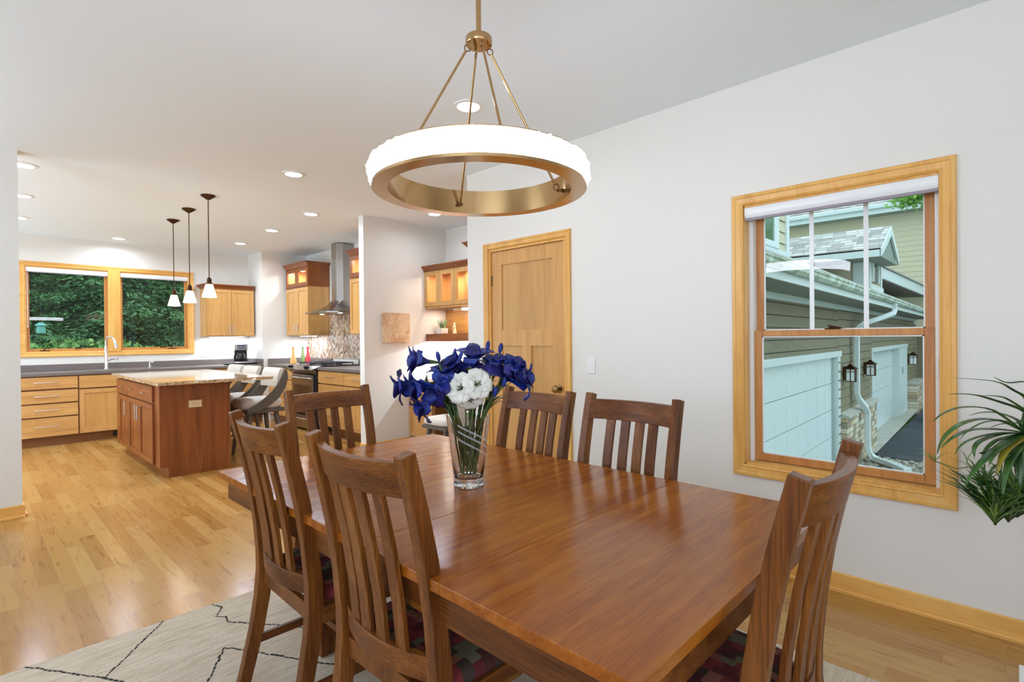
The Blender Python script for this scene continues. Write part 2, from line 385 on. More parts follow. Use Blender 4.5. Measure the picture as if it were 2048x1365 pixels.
# ------------------------------------------------------------------ window_1 (right wall, double hung)
w1 = sroot('window_1')
fR = lambda y, z, n: (A - n, y, z)
mb = MB(); casing(mb, W0, W1, WZ0, WZ1, .0615, fR); mb.build('casing', TRIM[2], w1)
mb = MB()
for a, b in (((A,W1-.004,WZ0),(XW,W1,WZ1)), ((A,W0,WZ0),(XW,W0+.002,WZ1)), ((A,W0,WZ0),(XW,W1,WZ0+.012)), ((A,W0,WZ1-.012),(XW,W1,WZ1))): mb.box(a, b)
mb.build('jamb', TRIM[2], w1)
mb = MB()
mb.box((3.14,W1-.026,WZ0+.012), (3.245,W1-.0045,WZ1-.012)).box((3.14,W0+.0025,WZ0+.012), (3.245,W0+.022,WZ1-.012))
mb.build('jamb_liner', IVORY, w1)
def sash(name, x, y0, y1, z0, z1, st, rb, rt_, parent):
    mb = MB(); d = .036
    mb.box((x,y0,z0), (x+d,y0+st,z1)).box((x,y1-st,z0), (x+d,y1,z1)).box((x,y0+st,z0), (x+d,y1-st,z0+rb)).box((x,y0+st,z1-rt_), (x+d,y1-st,z1))
    s = mb.build(name, SASH[2], parent, bevel=.003)
    MB().box((x+.015,y0+st-.004,z0+rb-.004), (x+.021,y1-st+.004,z1-rt_+.004)).build('pane', PANE, s)
    g = MB()   # white glazing bead
    for a, b in (((x+.006,y0+st,z0+rb),(x+.014,y0+st+.006,z1-rt_)), ((x+.006,y1-st-.006,z0+rb),(x+.014,y1-st,z1-rt_)), ((x+.006,y0+st,z0+rb),(x+.014,y1-st,z0+rb+.006)), ((x+.006,y0+st,z1-rt_-.006),(x+.014,y1-st,z1-rt_))): g.box(a, b)
    g.build('glazing_bead', IVORY, s)
    return s
lo = sash('lower_sash', 3.155, .274, 1.093, .589, 1.334, .042, .042, .034, w1)
us = sash('upper_sash', 3.195, .274, 1.093, 1.30, 2.03, .042, .034, .04, w1)
mb = MB()
for y in (.805, .555): mb.box((3.203,y-.0105,1.33), (3.209,y+.0105,1.99))
mb.build('muntin', IVORY, us)
mb = MB().box((3.16,.665,1.334), (3.19,.735,1.341)).box((3.165,.68,1.341), (3.183,.72,1.349))
mb.M = Matrix.Translation((3.17,.70,1.352)) @ Matrix.Rotation(rad(12), 4, 'X'); mb.box((-.012,-.045,-.004), (.012,.02,.004)); mb.M = None
mb.build('sash_lock', BRONZE, w1, bevel=.002)
mb = MB()  # etched maker mark in the lower corner of the upper pane
def stroke(mb, pts, x, t=.0016):
    for (y0, z0), (y1, z1) in zip(pts[:-1], pts[1:]):
        mb.bar([(x,y0,z0), (x,y1,z1)], t, .0006, (0,(z0-z1),(y1-y0)))
yy, zz = .352, 1.352
stroke(mb, [(yy-.001,zz+.006),(yy+.013,zz+.006),(yy+.002,zz+.018),(yy+.002,zz-.001)], 3.2085)
stroke(mb, [(yy-.006,zz+.022),(yy-.006,zz),(yy,zz-.005),(yy+.006,zz-.003)], 3.2085)
mb.build('etched_mark', mat('etched_glass', (190,205,200), .6), us)
mb = MB().box((3.128,.258,1.10), (3.1395,.270,1.20)); mb.build('tilt_latch', WHITE, w1, bevel=.002)
# roller shade in the window head
sh = thing('roller_shade', 'white roller shade rolled up inside the double-hung window, grey bottom rail', 'shade', (3.1, .684, 1.97))
prof = [(-.022,.074-.002), (-.026,.05), (-.026,.02), (-.016,.004), (.02,.004), (.02,.072)]
MB().prism([(x, .431, z) for x, z in prof], (0,-.862,0)).build('cassette', IVORY, sh, smooth=True)
MB().box((-.018,-.43,-.012), (-.002,.43,.004)).build('bottom_rail', GREYRAIL, sh, bevel=.002)
mb = MB()
for y in (.431, -.434): MB().prism([(-.03,y,.076), (-.03,y,.0), (-.01,y,-.008), (.03,y,-.008), (.03,y,.073)], (0,.003,0)).build('end_cap', WHITE, sh)

# ------------------------------------------------------------------ door_1
d1 = sroot('door_1')
mb = MB(); casing(mb, D0, D1, 0, DZ-.0, .052, fR, bottom=False); mb.build('casing', TRIM[2], d1)
mb = MB().box((A,D0,0), (XW,D0+.02,DZ)).box((A,D1-.02,0), (XW,D1,DZ)).box((A,D0+.02,DZ-.02), (XW,D1-.02,DZ)); mb.build('door_jamb', TRIM[2], d1)
y0, y1, zt = D0+.023, D1-.023, 2.027
xd = 3.085; st = .113
mb = MB()
mb.box((xd,y0,.008), (xd+.035,y0+st,zt)).box((xd,y1-st,.008), (xd+.035,y1,zt))
mb.box((xd,y0+st,zt-.115), (xd+.035,y1-st,zt)).box((xd,y0+st,.008), (xd+.035,y1-st,.23))
mb.box((xd,y0+st,1.24), (xd+.035,y1-st,1.37))
ym = (y0+y1)/2; mb.box((xd,ym-.05,.23), (xd+.035,ym+.05,1.24))
leaf = mb.build('door_leaf', DOORW[2], d1, bevel=.0015)
mb = MB().box((xd+.012,y0+st-.005,1.365), (xd+.024,y1-st+.005,zt-.11)).box((xd+.012,y0+st-.005,.225), (xd+.024,ym-.045,1.245)).box((xd+.012,ym+.045,.225), (xd+.024,y1-st+.005,1.245))
mb.build('door_panel', DOORP[2], leaf)
mb = MB(); cy, cz = y0+.06, .918
mb.M = Matrix.Translation((xd,cy,cz)) @ Matrix.Rotation(-PI/2, 4, 'Y')
mb.lathe([(.001,0),(.031,0),(.031,.004),(.012,.008),(.012,.03),(.024,.038),(.029,.05),(.024,.062),(.001,.066)], n=24); mb.M = None
mb.build('door_knob', BRASSD, leaf, smooth=True)
for z in (1.79, 1.0, .2):
    MB().tube([(xd-.004,y1+.003,z-.045), (xd-.004,y1+.003,z+.045)], .006).box((xd-.003,y1-.012,z-.044), (xd,y1+.014,z+.044)).build('hinge', BRASSD, d1)

# switch plates and outlets
def plate(name, label, cat, loc, rz, gang=1, kind='switch', mt=WHITE, horiz=False):
    t = thing(name, label, cat, loc, rz); w = .07 + .046*(gang-1); h = .115
    if horiz: w, h = h, w
    MB().box((-w/2,-.006,-h/2), (w/2,0,h/2)).build('face_plate', mt, t, bevel=.003)
    for i in range(gang):
        x = (i-(gang-1)/2)*.046
        if kind == 'switch' or (kind == 'mix' and i):
            MB().box((x-.0165,-.0085,-.033), (x+.0165,-.006,.033)).build('rocker', mt, t, bevel=.001)
        else:
            for s in (-1, 1):
                cx, cz = (x + s*.02, 0) if horiz else (x, s*.02)
                r = MB().box((cx-.0155,-.0085,cz-.0135), (cx+.0155,-.006,cz+.0135)).build('receptacle', mt, t, bevel=.003)
                q = MB()
                for dx in (-.006, .006):
                    if horiz: q.box((cx-.004,-.009,cz+dx-.001), (cx+.004,-.0084,cz+dx+.001))
                    else: q.box((cx+dx-.001,-.009,cz-.004), (cx+dx+.001,-.0084,cz+.004))
                q.build('slot', BLACKM, r)
    return t
plate('light_switch', 'white rocker light switch on the wall right of the wooden door', 'switch', (A,2.177,1.104), -PI/2)
plate('wall_plate', 'wide white outlet and switch plate under the kitchen cabinet right of the window', 'outlet', (2.648,K,1.095), 0, 3, 'mix')
plate('wall_outlet', 'white outlet on the wall left of the orange vase', 'outlet', (3.676,8.77,1.103), 0)
plate('wall_outlet', 'white outlet on the white wall under the alcove shelf, behind the blue flowers', 'outlet', (4.235,PY,1.11), 0, 1, 'outlet')

# ------------------------------------------------------------------ window_2 (kitchen)
w2 = sroot('window_2')
fK = lambda x, z, n: (x, K - n, z)
mb = MB(); casing(mb, KW[0], KW[1], KW[2], KW[3], .062, fK, t=.022); mb.build('casing', TRIM[0], w2)
MB().box((1.40,K-.02,KW[2]), (1.543,9.5,KW[3])).build('mullion', TRIM[2], w2, bevel=.003)
mb = MB()
for a, b in (((KW[0],K,KW[2]),(KW[0]+.015,9.55,KW[3])), ((KW[1]-.015,K,KW[2]),(KW[1],9.55,KW[3])), ((KW[0]+.015,K,KW[2]),(KW[1]-.015,9.55,KW[2]+.015)), ((KW[0]+.015,K,KW[3]-.015),(KW[1]-.015,9.55,KW[3]))): mb.box(a, b)
mb.build('jamb', TRIM[0], w2)
ys = 9.42
for (x0, x1) in ((KW[0]+.015, 1.40), (1.543, KW[1]-.015)):
    mb = MB(); d = .04; st = .034
    mb.box((x0,ys,KW[2]+.015), (x0+st,ys+d,KW[3]-.015)).box((x1-st,ys,KW[2]+.015), (x1,ys+d,KW[3]-.015))
    mb.box((x0+st,ys,KW[2]+.015), (x1-st,ys+d,KW[2]+.05)).box((x0+st,ys,KW[3]-.05), (x1-st,ys+d,KW[3]-.015))
    s = mb.build('sash', SASH[2], w2, bevel=.002)
    MB().box((x0+st-.003,ys+.015,KW[2]+.047), (x1-st+.003,ys+.021,KW[3]-.047)).build('pane', PANE, s)
    xc = .72 if x0 < 1 else 2.19
    mb = MB().box((xc-.05,ys-.04,KW[2]+.015), (xc+.05,ys,KW[2]+.028)).tube([(xc-.01,ys-.03,KW[2]+.03), (xc,ys-.05,KW[2]+.05 if x0 < 1 else KW[2]+.11)], .007)
    mb.build('crank_handle', BRONZE, s, bevel=.002)
    MB().box(((x0+x1)/2+.06,ys-.008,KW[2]+.045), ((x0+x1)/2+.14,ys,KW[2]+.056)).build('sash_latch', BRONZE, s)
for x0, x1, lb in ((KW[0]+.016, 1.399, 'white roller shade rolled up over the left half of the kitchen window'), (1.544, KW[1]-.016, 'white roller shade rolled up over the right half of the kitchen window')):
    t = thing('roller_shade', lb, 'shade', (0,0,0))
    MB().prism([(x0,K+.005,2.305), (x0,K+.002,2.262), (x0,K+.01,2.248), (x0,K+.055,2.248), (x0,K+.055,2.305)], (x1-x0,0,0)).build('cassette', IVORY, t, smooth=True)
    MB().box((x0+.01,K+.012,2.238), (x1-.01,K+.03,2.248)).build('bottom_rail', GREYRAIL, t)
    if x0 < 1: MB().tube([(x0+.012,K+.02,2.24), (x0+.012,K+.02,1.5)], .004, 6).build('pull_cord', WHITE, t)

# ------------------------------------------------------------------ cabinets
def pull(parent, a, b, out=.03, r=.005):
    """bar pull from a to b (local points on the front plane y=0)"""
    a, b = Vector(a), Vector(b); o = Vector((0,-out,0)); d = (b-a)*.12
    MB().tube([a+o, b+o], r, 8).tube([a+d, a+d+o], r*.75, 6).tube([b-d, b-d+o], r*.75, 6).build('handle', NICKEL, parent, smooth=True)
def front_door(root, x0, x1, z0, z1, M, MPan, handle=None, glass=False, th=.02, fr=.052):
    mb = MB()
    mb.box((x0,-th,z0), (x0+fr,0,z1)).box((x1-fr,-th,z0), (x1,0,z1)).box((x0+fr,-th,z0), (x1-fr,0,z0+fr)).box((x0+fr,-th,z1-fr), (x1-fr,0,z1))
    d = mb.build('door', M[2], root, bevel=.0015)
    MB().box((x0+fr-.003,-th*.5,z0+fr-.003), (x1-fr+.003,-th*.5+.006,z1-fr+.003)).build('glass_panel' if glass else 'door_panel', CGLASS if glass else MPan[2], d)
    if handle: pull(d, *[(h[0], -th, h[1]) for h in handle])
    return d
def front_drawer(root, x0, x1, z0, z1, M, handle=.16, th=.02):
    d = MB().box((x0,-th,z0), (x1,0,z1)).build('drawer', M[0], root, bevel=.002)
    if handle:
        xc, zc = (x0+x1)/2, z0 + (z1-z0)*.55
        pull(d, (xc-handle/2,-th,zc), (xc+handle/2,-th,zc))
    return d
SHADEDW = woodset('shaded_maple', (120,74,34), (138,88,44), (152,102,54), rough=.4)  # maple darkened to paint shadow into the drawer gaps; toe kicks share it
def cab(name, label, loc, rz, w, depth, z0, z1, M, toe=0, group=None, holl=False, back=DARKGAP):
    t = thing(name, label, 'cabinet', loc, rz, group)
    if holl:
        mb = MB().box((0,.001,z0), (.018,depth,z1)).box((w-.018,.001,z0), (w,depth,z1)).box((.018,.001,z0), (w-.018,depth,z0+.018)).box((.018,.001,z1-.018), (w-.018,depth,z1)).box((.018,depth-.01,z0+.018), (w-.018,depth,z1-.018))
    else: mb = MB().box((0,.001,z0), (w,depth,z1))
    mb.build('body', SHADEDW[2] if toe else M[2], t)
    if toe: MB().box((0,.06,0), (w,depth,z0)).build('toe_kick', SHADEDW[0], t)
    return t
CT = .922; CB = .882; BF = 8.75; dep = .605
def mk_base(label, x0, x1, fr): 
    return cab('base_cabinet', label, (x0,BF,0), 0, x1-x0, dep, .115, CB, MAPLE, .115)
ZD = [(.722,.868), (.546,.700), (.374,.528), (.125,.357)]
t = mk_base('maple drawer cabinet with four drawers under the left end of the kitchen window', .372, .987, 0)
for a, b in ZD: front_drawer(t, .006, .609, a, b, MAPLE, .235)
t = mk_base('maple sink cabinet with tall paneled doors below the faucet', .989, 1.925, 0)
front_drawer(t, .006, .93, .710, .868, MAPLE, 0)
front_door(t, .006, .466, .125, .690, MAPLE, MAPLE_P, ((.445,.50), (.445,.635))); front_door(t, .470, .93, .125, .690, MAPLE, MAPLE_P, ((.491,.50), (.491,.635)))
t = mk_base('maple cabinet left of the four-drawer unit, mostly hidden by the near wall', -.25, .37, 0)
for a, b in ZD: front_drawer(t, .006, .612, a, b, MAPLE, .235)
t = mk_base('maple base cabinet right of the dishwasher, half hidden by the island', 2.548, 2.79, 0)
front_drawer(t, .005, .237, .722, .868, MAPLE, .1); front_door(t, .005, .237, .125, .70, MAPLE, MAPLE_P, ((.21,.50), (.21,.635)), fr=.045)
t = mk_base('maple corner base cabinet under the coffee maker', 2.792, 3.297, 0)
front_drawer(t, .005, .50, .722, .868, MAPLE, .16); front_door(t, .005, .50, .125, .70, MAPLE, MAPLE_P, ((.04,.50), (.04,.635)))
t = thing('dishwasher', 'black dishwasher front between the sink cabinet and the corner cabinets', 'dishwasher', (1.93,BF,0))
MB().box((.0,.0,.1), (.61,.58,CB-.004)).build('body', BLACK, t); MB().box((.005,-.02,.12), (.605,0,.74)).build('door', BLACK, t, bevel=.003); MB().box((.005,-.022,.75), (.605,0,CB-.006)).build('control_panel', BLACK, t, bevel=.003)
MB().box((0,.06,0), (.61,.55,.1)).build('toe_kick', BLACKM, t)
one('floor_register', MB().box((1.35,8.803,.03), (1.65,8.8085,.10)).box((1.36,8.80,.04), (1.43,8.803,.09)).box((1.45,8.80,.04), (1.55,8.803,.09)).box((1.57,8.80,.04), (1.64,8.803,.09)), BLACKM, 'dark vent grille in the toe kick beside the island', 'vent')
# counters
mb = MB().box((-.3,8.72,CB), (3.298,K-.001,CT)).box((-.3,K-.022,CT), (3.298,K-.001,1.008)).box((3.278,8.72,CT), (3.298,K-.022,1.008))
one('countertop', mb, COUNTER, 'grey speckled countertop with backsplash lip under the kitchen window', 'countertop', bevel=.004)
# sink, faucet, dispenser
t = thing('kitchen_sink', 'stainless drop-in sink under the kitchen window', 'sink', (1.52,9.0,CT))
mb = MB().box((-.43,-.25,0), (.43,-.225,.006)).box((-.43,.215,0), (.43,.25,.006)).box((-.43,-.225,0), (-.40,.215,.006)).box((.40,-.225,0), (.43,.215,.006)); mb.build('rim', STEEL, t, bevel=.002)
MB().box((-.40,-.225,.0005), (.40,.215,.003)).build('basin', STEEL, t)
t = thing('faucet', 'tall chrome pull-down faucet in front of the window mullion', 'faucet', (1.345,9.2,CT+.006))
MB().lathe([(.001,0),(.03,0),(.03,.008),(.02,.02),(.019,.30),(.014,.32)], n=20).build('body', CHROME, t, smooth=True)
arc = [(0,0,.30), (.0,0,.38), (.008,-.02,.43), (.03,-.06,.455), (.055,-.11,.44), (.07,-.135,.40)]
MB().tube(arc, .012, 12).build('spout', CHROME, t, smooth=True)
MB().tube([(.07,-.135,.405), (.082,-.15,.36), (.095,-.165,.29)], [.014,.017,.022], 14).build('spray_head', CHROME, t, smooth=True)
MB().tube([(.015,0,.12), (.07,0,.135), (.11,-.01,.14)], [.015,.012,.01], 10).lathe([(.001,-.018),(.014,-.012),(.018,0),(.014,.012),(.001,.018)], (.12,-.01,.14), 14).build('lever', CHROME, t, smooth=True)
t = thing('soap_dispenser', 'small chrome soap dispenser at the right end of the sink', 'dispenser', (1.86,9.21,CT+.006))
MB().lathe([(.001,0),(.022,0),(.022,.006),(.014,.012),(.014,.06),(.001,.06)], n=16).build('body', CHROME, t, smooth=True)
MB().tube([(0,0,.055), (0,0,.075), (.02,-.02,.078), (.035,-.035,.066)], .009, 10).build('nozzle', CHROME, t, smooth=True)
# upper cabinet right of window
t = cab('wall_cabinet', 'maple two-door wall cabinet with dark crown right of the kitchen window', (2.572,9.045,0), 0, .70, .314, 1.378, 2.128, MAPLE)
front_door(t, .004, .348, 1.385, 2.116, MAPLE, MAPLE_P, ((.32,1.41), (.32,1.54))); front_door(t, .352, .696, 1.385, 2.116, MAPLE, MAPLE_P, ((.38,1.41), (.38,1.54)))
def crown(mb, x0, x1, z0, hgt, depth, fl, left=True, right=False, proj=.022):
    """flared crown: bottom section rectangle grows by fl at the top (front and open ends)"""
    def R(z, e): return [(x0-(e if left else 0),-proj-e,z), (x1+(e if right else 0),-proj-e,z), (x1+(e if right else 0),depth,z), (x0-(e if left else 0),depth,z)]
    mb.rings([R(z0, 0), R(z0+.012, .004), R(z0+hgt*.75, fl*.85), R(z0+hgt*.8, fl), R(z0+hgt, fl)])
mb = MB(); crown(mb, 0, .70, 2.124, .068, .313, .055); mb.build('crown', CHERRY[0], t)

def under_light(label, loc, rz, w):
    t = thing('undercabinet_light', label, 'light', loc, rz)
    MB().box((-w/2,-.02,-.012), (w/2,.02,0)).build('housing', WHITE, t, bevel=.002); MB().box((-w/2+.02,-.014,-.0145), (w/2-.02,.014,-.012)).build('lens', LEDSTRIP, t)
def area(loc, energy, sx, sy, col=(.92,.97,1), rot=(0,0,0), spread=PI, shape='RECTANGLE'):
    l = bpy.data.lights.new('lamp_glow', 'AREA'); l.energy = energy; l.shape = shape; l.size = sx; l.size_y = sy; l.color = col; l.spread = spread
    o = bpy.data.objects.new('lamp_glow', l); C.objects.link(o); o.location = loc; o.rotation_euler = rot; return o
under_light('slim undercabinet light above the coffee maker', (2.92,9.22,1.378), 0, .55); area((2.92,9.22,1.355), 7, .5, .03)
# ---- right run of the kitchen
RX = 3.41; RR = -PI/2
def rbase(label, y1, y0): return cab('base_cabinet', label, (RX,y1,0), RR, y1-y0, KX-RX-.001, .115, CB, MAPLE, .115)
t = rbase('narrow maple filler cabinet in the far corner left of the drawer stack', 8.768, 8.263)
front_drawer(t, .004, .50, .705, .868, MAPLE, .16); front_door(t, .004, .50, .125, .69, MAPLE, MAPLE_P, ((.46,.50), (.46,.635)))
Z3 = [(.705,.868), (.43,.69), (.125,.415)]
t = rbase('maple three-drawer cabinet directly left of the range', 8.261, 7.84)
for a, b in Z3: front_drawer(t, .004, .417, a, b, MAPLE, .13)
t = rbase('maple three-drawer cabinet directly right of the range', 7.035, 6.316)
for a, b in Z3: front_drawer(t, .004, .715, a, b, MAPLE, .235)
t = rbase('maple drawer and door cabinet against the white pillar wall', 6.314, 5.532)
front_drawer(t, .004, .778, .705, .868, MAPLE, .235); front_door(t, .004, .778, .125, .69, MAPLE, MAPLE_P, ((.06,.50), (.06,.635)))
one('floor_register', MB().box((3.463,6.72,.03), (3.469,7.02,.105)), BLACKM, 'black vent grille in the toe kick right of the range', 'vent')
mb = MB().box((3.378,7.842,CB), (KX-.001,8.768,CT)).box((KX-.02,7.842,CT), (KX-.001,8.768,1.008)).box((3.378,8.748,CT), (KX-.02,8.768,1.008))
one('countertop', mb, COUNTER, 'grey speckled countertop left of the range, under the three vases', 'countertop', bevel=.004)
mb = MB().box((3.378,5.532,CB), (KX-.001,7.032,CT)).box((KX-.02,5.532,CT), (KX-.001,7.032,1.008))
one('countertop', mb, COUNTER, 'grey speckled countertop right of the range', 'countertop', bevel=.004)
MB2 = MB().box((KX-.008,5.532,1.008), (KX-.0005,8.70,1.42)).box((KX-.008,6.60,1.42), (KX-.0005,7.95,1.80))
one('tile_backsplash', MB2, MOSAIC, 'brown and cream mosaic tile backsplash behind the range', 'backsplash')
# range
t = thing('gas_range', 'stainless slide-in gas range with black cooktop', 'range', (3.385,7.835,0), RR)
Wd = .79
MB().box((.004,.005,.02), (Wd-.004,.62,.90)).build('body', BLACK, t)
od = MB().box((.02,-.028,.245), (.70,.004,.80)).build('oven_door', STEEL, t, bevel=.004)
MB().box((.10,-.031,.36), (.62,-.027,.655)).build('oven_window', mat('oven_glass', (70,50,36), .08), od)
hp = [(.05,-.03,.755), (.06,-.065,.76), (.20,-.078,.762), (.36,-.082,.762), (.52,-.078,.762), (.66,-.065,.76), (.67,-.03,.755)]
MB().tube(hp, .013, 10).build('handle', NICKEL, od, smooth=True)
dr = MB().box((.02,-.028,.03), (.70,.004,.215)).build('drawer', STEEL, t, bevel=.004)
MB().tube([(x, y, z-.585) for x, y, z in hp], .012, 10).build('handle', NICKEL, dr, smooth=True)
mb = MB(); R = []
for i in range(9):
    x = -.02 + i*(Wd-.0)/8; bow = .03*(1-((i-4)/4)**2)
    R.append([(x,.03,.80), (x,-.03-bow*.6,.825), (x,-.075-bow,.865), (x,-.075-bow,.88), (x,.06,.935), (x,.06,.80)])
mb.rings(R); cp = mb.build('control_panel', mat('range_panel', (120,114,108), .25, .9), t, smooth=True)
for i, x in enumerate((.06, .13, .58, .65)):
    k = MB(); k.M = Matrix.Translation((x,-.055-.01,.90)) @ Matrix.Rotation(rad(32), 4, 'X')
    k.lathe([(.001,0),(.022,0),(.02,.028),(.001,.03)], n=16).box((-.005,-.02,.028), (.005,.02,.036)); k.M = None
    k.build('knob', BLACK, cp, smooth=True)
MB().box((-.02,.05,.925), (Wd+.05,.62,.938)).build('cooktop', BLACK, t, bevel=.003)
for gx in (.04, .40):
    mb = MB(); z = .966
    mb.tube([(gx,.09,z), (gx+.33,.09,z), (gx+.33,.58,z), (gx,.58,z)], .008, 8, loop=True)
    for a, b in (((gx+.165,.09,z),(gx+.165,.58,z)), ((gx,.33,z),(gx+.33,.33,z)), ((gx,.2,z),(gx+.33,.2,z)), ((gx,.46,z),(gx+.33,.46,z))): mb.tube([a, b], .007, 6)
    for x in (gx, gx+.33):
        for y in (.09,.33,.58): mb.tube([(x,y,.937), (x,y,z)], .007, 6)
    g = mb.build('grate', BLACKM, t)
for x in (.20, .56):
    for y in (.21, .45): MB().lathe([(.001,.937),(.045,.937),(.04,.95),(.001,.955)], (x,y,0), 16).build('burner', BLACKM, t, smooth=True)
# hood
t = thing('range_hood', 'stainless chimney range hood over the mosaic backsplash', 'hood', (KX-.009,7.285,1.69), RR)
chim = lambda z: [(-.135,0,z), (-.135,-.17,z), (-.075,-.245,z), (.075,-.245,z), (.135,-.17,z), (.135,0,z)]
MB().rings([chim(.06), chim(CE-1.69-.012)]).build('chimney', STEEL, t, bevel=.002)
mb = MB(); R = []
def can(s, z, f):
    pts = [(-.135-(.315*s),0,z), (-.135-(.315*s),-.10-.14*s,z)]
    for i in range(9):
        a = i/8; x = -.45 + .9*a; fx = (1-s)*(-.135+.27*a) + s*x
        yb = -.245 - .27*s - (.06*s)*(1-(2*a-1)**2) + (.10*s if i in (0,8) else 0)
        pts.append((fx, yb if s > .02 else (-.245 if 1 < i < 7 else -.19), z))
    pts += [(.135+(.315*s),-.10-.14*s,z), (.135+(.315*s),0,z)]
    return pts
mb.rings([can(1,0,0), can(1,.018,0), can(.97,.024,0), can(.75,.04,0), can(.42,.075,0), can(.15,.13,0), can(.0,.20,0)])
hb = mb.build('canopy', STEEL, t, smooth=True, ang=30)
MB().box((-.14,-.53,.024), (.14,-.50,.036)).build('control_strip', NICKEL, t)
for x in (-.28, .28): MB().lathe([(.001,-.003),(.03,-.003),(.03,.0),(.001,.0)], (x,-.3,0), 16).build('hood_lamp', LEDW, t)
# wall cabinets right run
def rwall(labelLow, labelHigh, y1, y0):
    w = y1-y0; UF = 3.69
    t = cab('wall_cabinet', labelLow, (UF,y1,0), RR, w, KX-UF-.009, 1.378, 2.146, MAPLE)
    h = w/2
    front_door(t, .004, h-.002, 1.385, 2.135, MAPLE, MAPLE_P, ((h-.045,1.435), (h-.045,1.56))); front_door(t, h+.002, w-.004, 1.385, 2.135, MAPLE, MAPLE_P, ((h+.045,1.435), (h+.045,1.56)))
    g = cab('glass_door_cabinet', labelHigh, (UF,y1,0), RR, w, KX-UF-.009, 2.149, 2.462, MAPLE, holl=True)
    for xa in (w+.0005, -.005): MB().box((xa,.001,2.149), (xa+.0045,KX-UF-.009,2.462)).build('side_panel', CHERRY[2], g)
    MB().box((.0185,KX-UF-.026,2.1675), (w-.0185,KX-UF-.021,2.4435)).build('back_panel', MAPLE_P[2], g)
    front_door(g, .004, h-.002, 2.165, 2.45, CHERRY, CHERRY, None, True); front_door(g, h+.002, w-.004, 2.165, 2.45, CHERRY, CHERRY, None, True)
    mb = MB(); crown(mb, 0, w, 2.458, .072, KX-UF-.011, .05, False, True); mb.build('crown', CHERRY[0], g)
    MB().box((-.002,-.03,2.146), (w+.006,.2,2.156)).build('rail', CHERRY[0], g)
    for x in (w*.27, w*.73):
        MB().lathe([(.001,2.438),(.03,2.438),(.03,2.4435),(.001,2.4435)], (x,.17,0), 14).build('puck_light', CABLIT, g)
        p = Matrix.Translation((UF,y1,0)) @ Matrix.Rotation(RR, 4, 'Z') @ Vector((x,.15,2.43)); area(p, 4.5, .05, .05, (1,.86,.68), shape='DISK')
    return t
rwall('maple two-door wall cabinet left of the range hood', 'small cherry cabinet with two lit glass doors left of the range hood', 8.725, 7.92)
rwall('maple wall cabinet right of the range hood, cut off by the pillar', 'small cherry lit glass cabinet right of the range hood, cut off by the pillar', 6.64, 5.535)
under_light('slim undercabinet light above the orange vase, left of the hood', (3.86,8.32,1.378), RR, .6); area((3.86,8.32,1.355), 6, .5, .03, rot=(0,0,RR))
under_light('slim undercabinet light right of the hood, next to the pillar', (3.86,6.1,1.378), RR, .6); area((3.86,6.1,1.355), 6, .6, .03, rot=(0,0,RR))
# three vases
def bottle(label, loc, h, r, col):
    mb = MB(); pr = [(.001,0),(r*.9,0),(r,.02*h),(r*.98,.18*h),(r*.75,.36*h),(r*.42,.58*h),(r*.32,.75*h),(r*.34,.88*h),(r*.46,1.0*h),(r*.36,.985*h),(r*.2,.8*h)]
    o = one('bottle_vase', mb.lathe(pr, n=24), mat('glaze', col, .3), label, 'vase', 'slim vases on the counter by the range', smooth=True); o.location = loc; return o
bottle('slim orange vase standing left of the green and red vases', (3.62,8.36,CT), .27, .05, (226,172,96))
bottle('slim green vase between the orange and red vases', (3.80,8.41,CT), .27, .045, (120,142,84))
bottle('slim red vase standing right of the green vase, by the range', (3.86,8.36,CT), .27, .048, (196,54,66))
# coffee maker on tray
t = thing('serving_tray', 'flat black tray under the coffee maker', 'tray', (3.04,9.02,CT))
mb = MB(); mb.rings([[(.24*s*math.copysign(abs(math.cos(a))**.5, math.cos(a)), .17*s*math.copysign(abs(math.sin(a))**.5, math.sin(a)), z) for a in [2*PI*i/40 for i in range(40)]] for s, z in ((.86,0),(.98,.012),(1,.022),(.97,.022),(.9,.012))])
mb.build('dish', BLACK, t, smooth=True)
t = thing('coffee_maker', 'black and steel coffee maker on the black tray', 'coffee maker', (3.06,9.03,CT+.0125), rad(-14))
MB().box((-.09,-.12,0), (.09,.10,.03)).build('base', STEEL, t, bevel=.006); MB().box((-.09,.02,.0305), (.09,.10,.2145)).build('column', BLACK, t, bevel=.004)
MB().box((-.09,-.11,.215), (.09,.10,.315)).build('brew_head', STEEL, t, bevel=.008)
MB().box((-.055,-.115,.235), (.055,-.11,.295)).build('display', mat('display_blue', (24,32,70), .2), t)
mb = MB()
for i in range(4): mb.box((-.043+i*.024,-.117,.243), (-.031+i*.024,-.115,.25))
for z in (.262,.266,.27): mb.box((-.02,-.117,z+.004), (.02,-.115,z+.006))
mb.box((-.045,-.117,.262), (-.033,-.115,.276)).box((.033,-.117,.262), (.045,-.115,.276)); mb.build('button', WHITE, t)
MB().lathe([(.001,.032),(.055,.034),(.068,.07),(.066,.12),(.05,.155),(.048,.17),(.001,.17)], (-.005,-.05,0), 24).build('carafe', mat('carafe_glass', (26,22,20), .06), t, smooth=True)
MB().tube([(-.062,-.08,.15), (-.10,-.10,.14), (-.105,-.10,.09), (-.07,-.08,.06)], .009, 8).build('carafe_handle', BLACK, t, smooth=True)

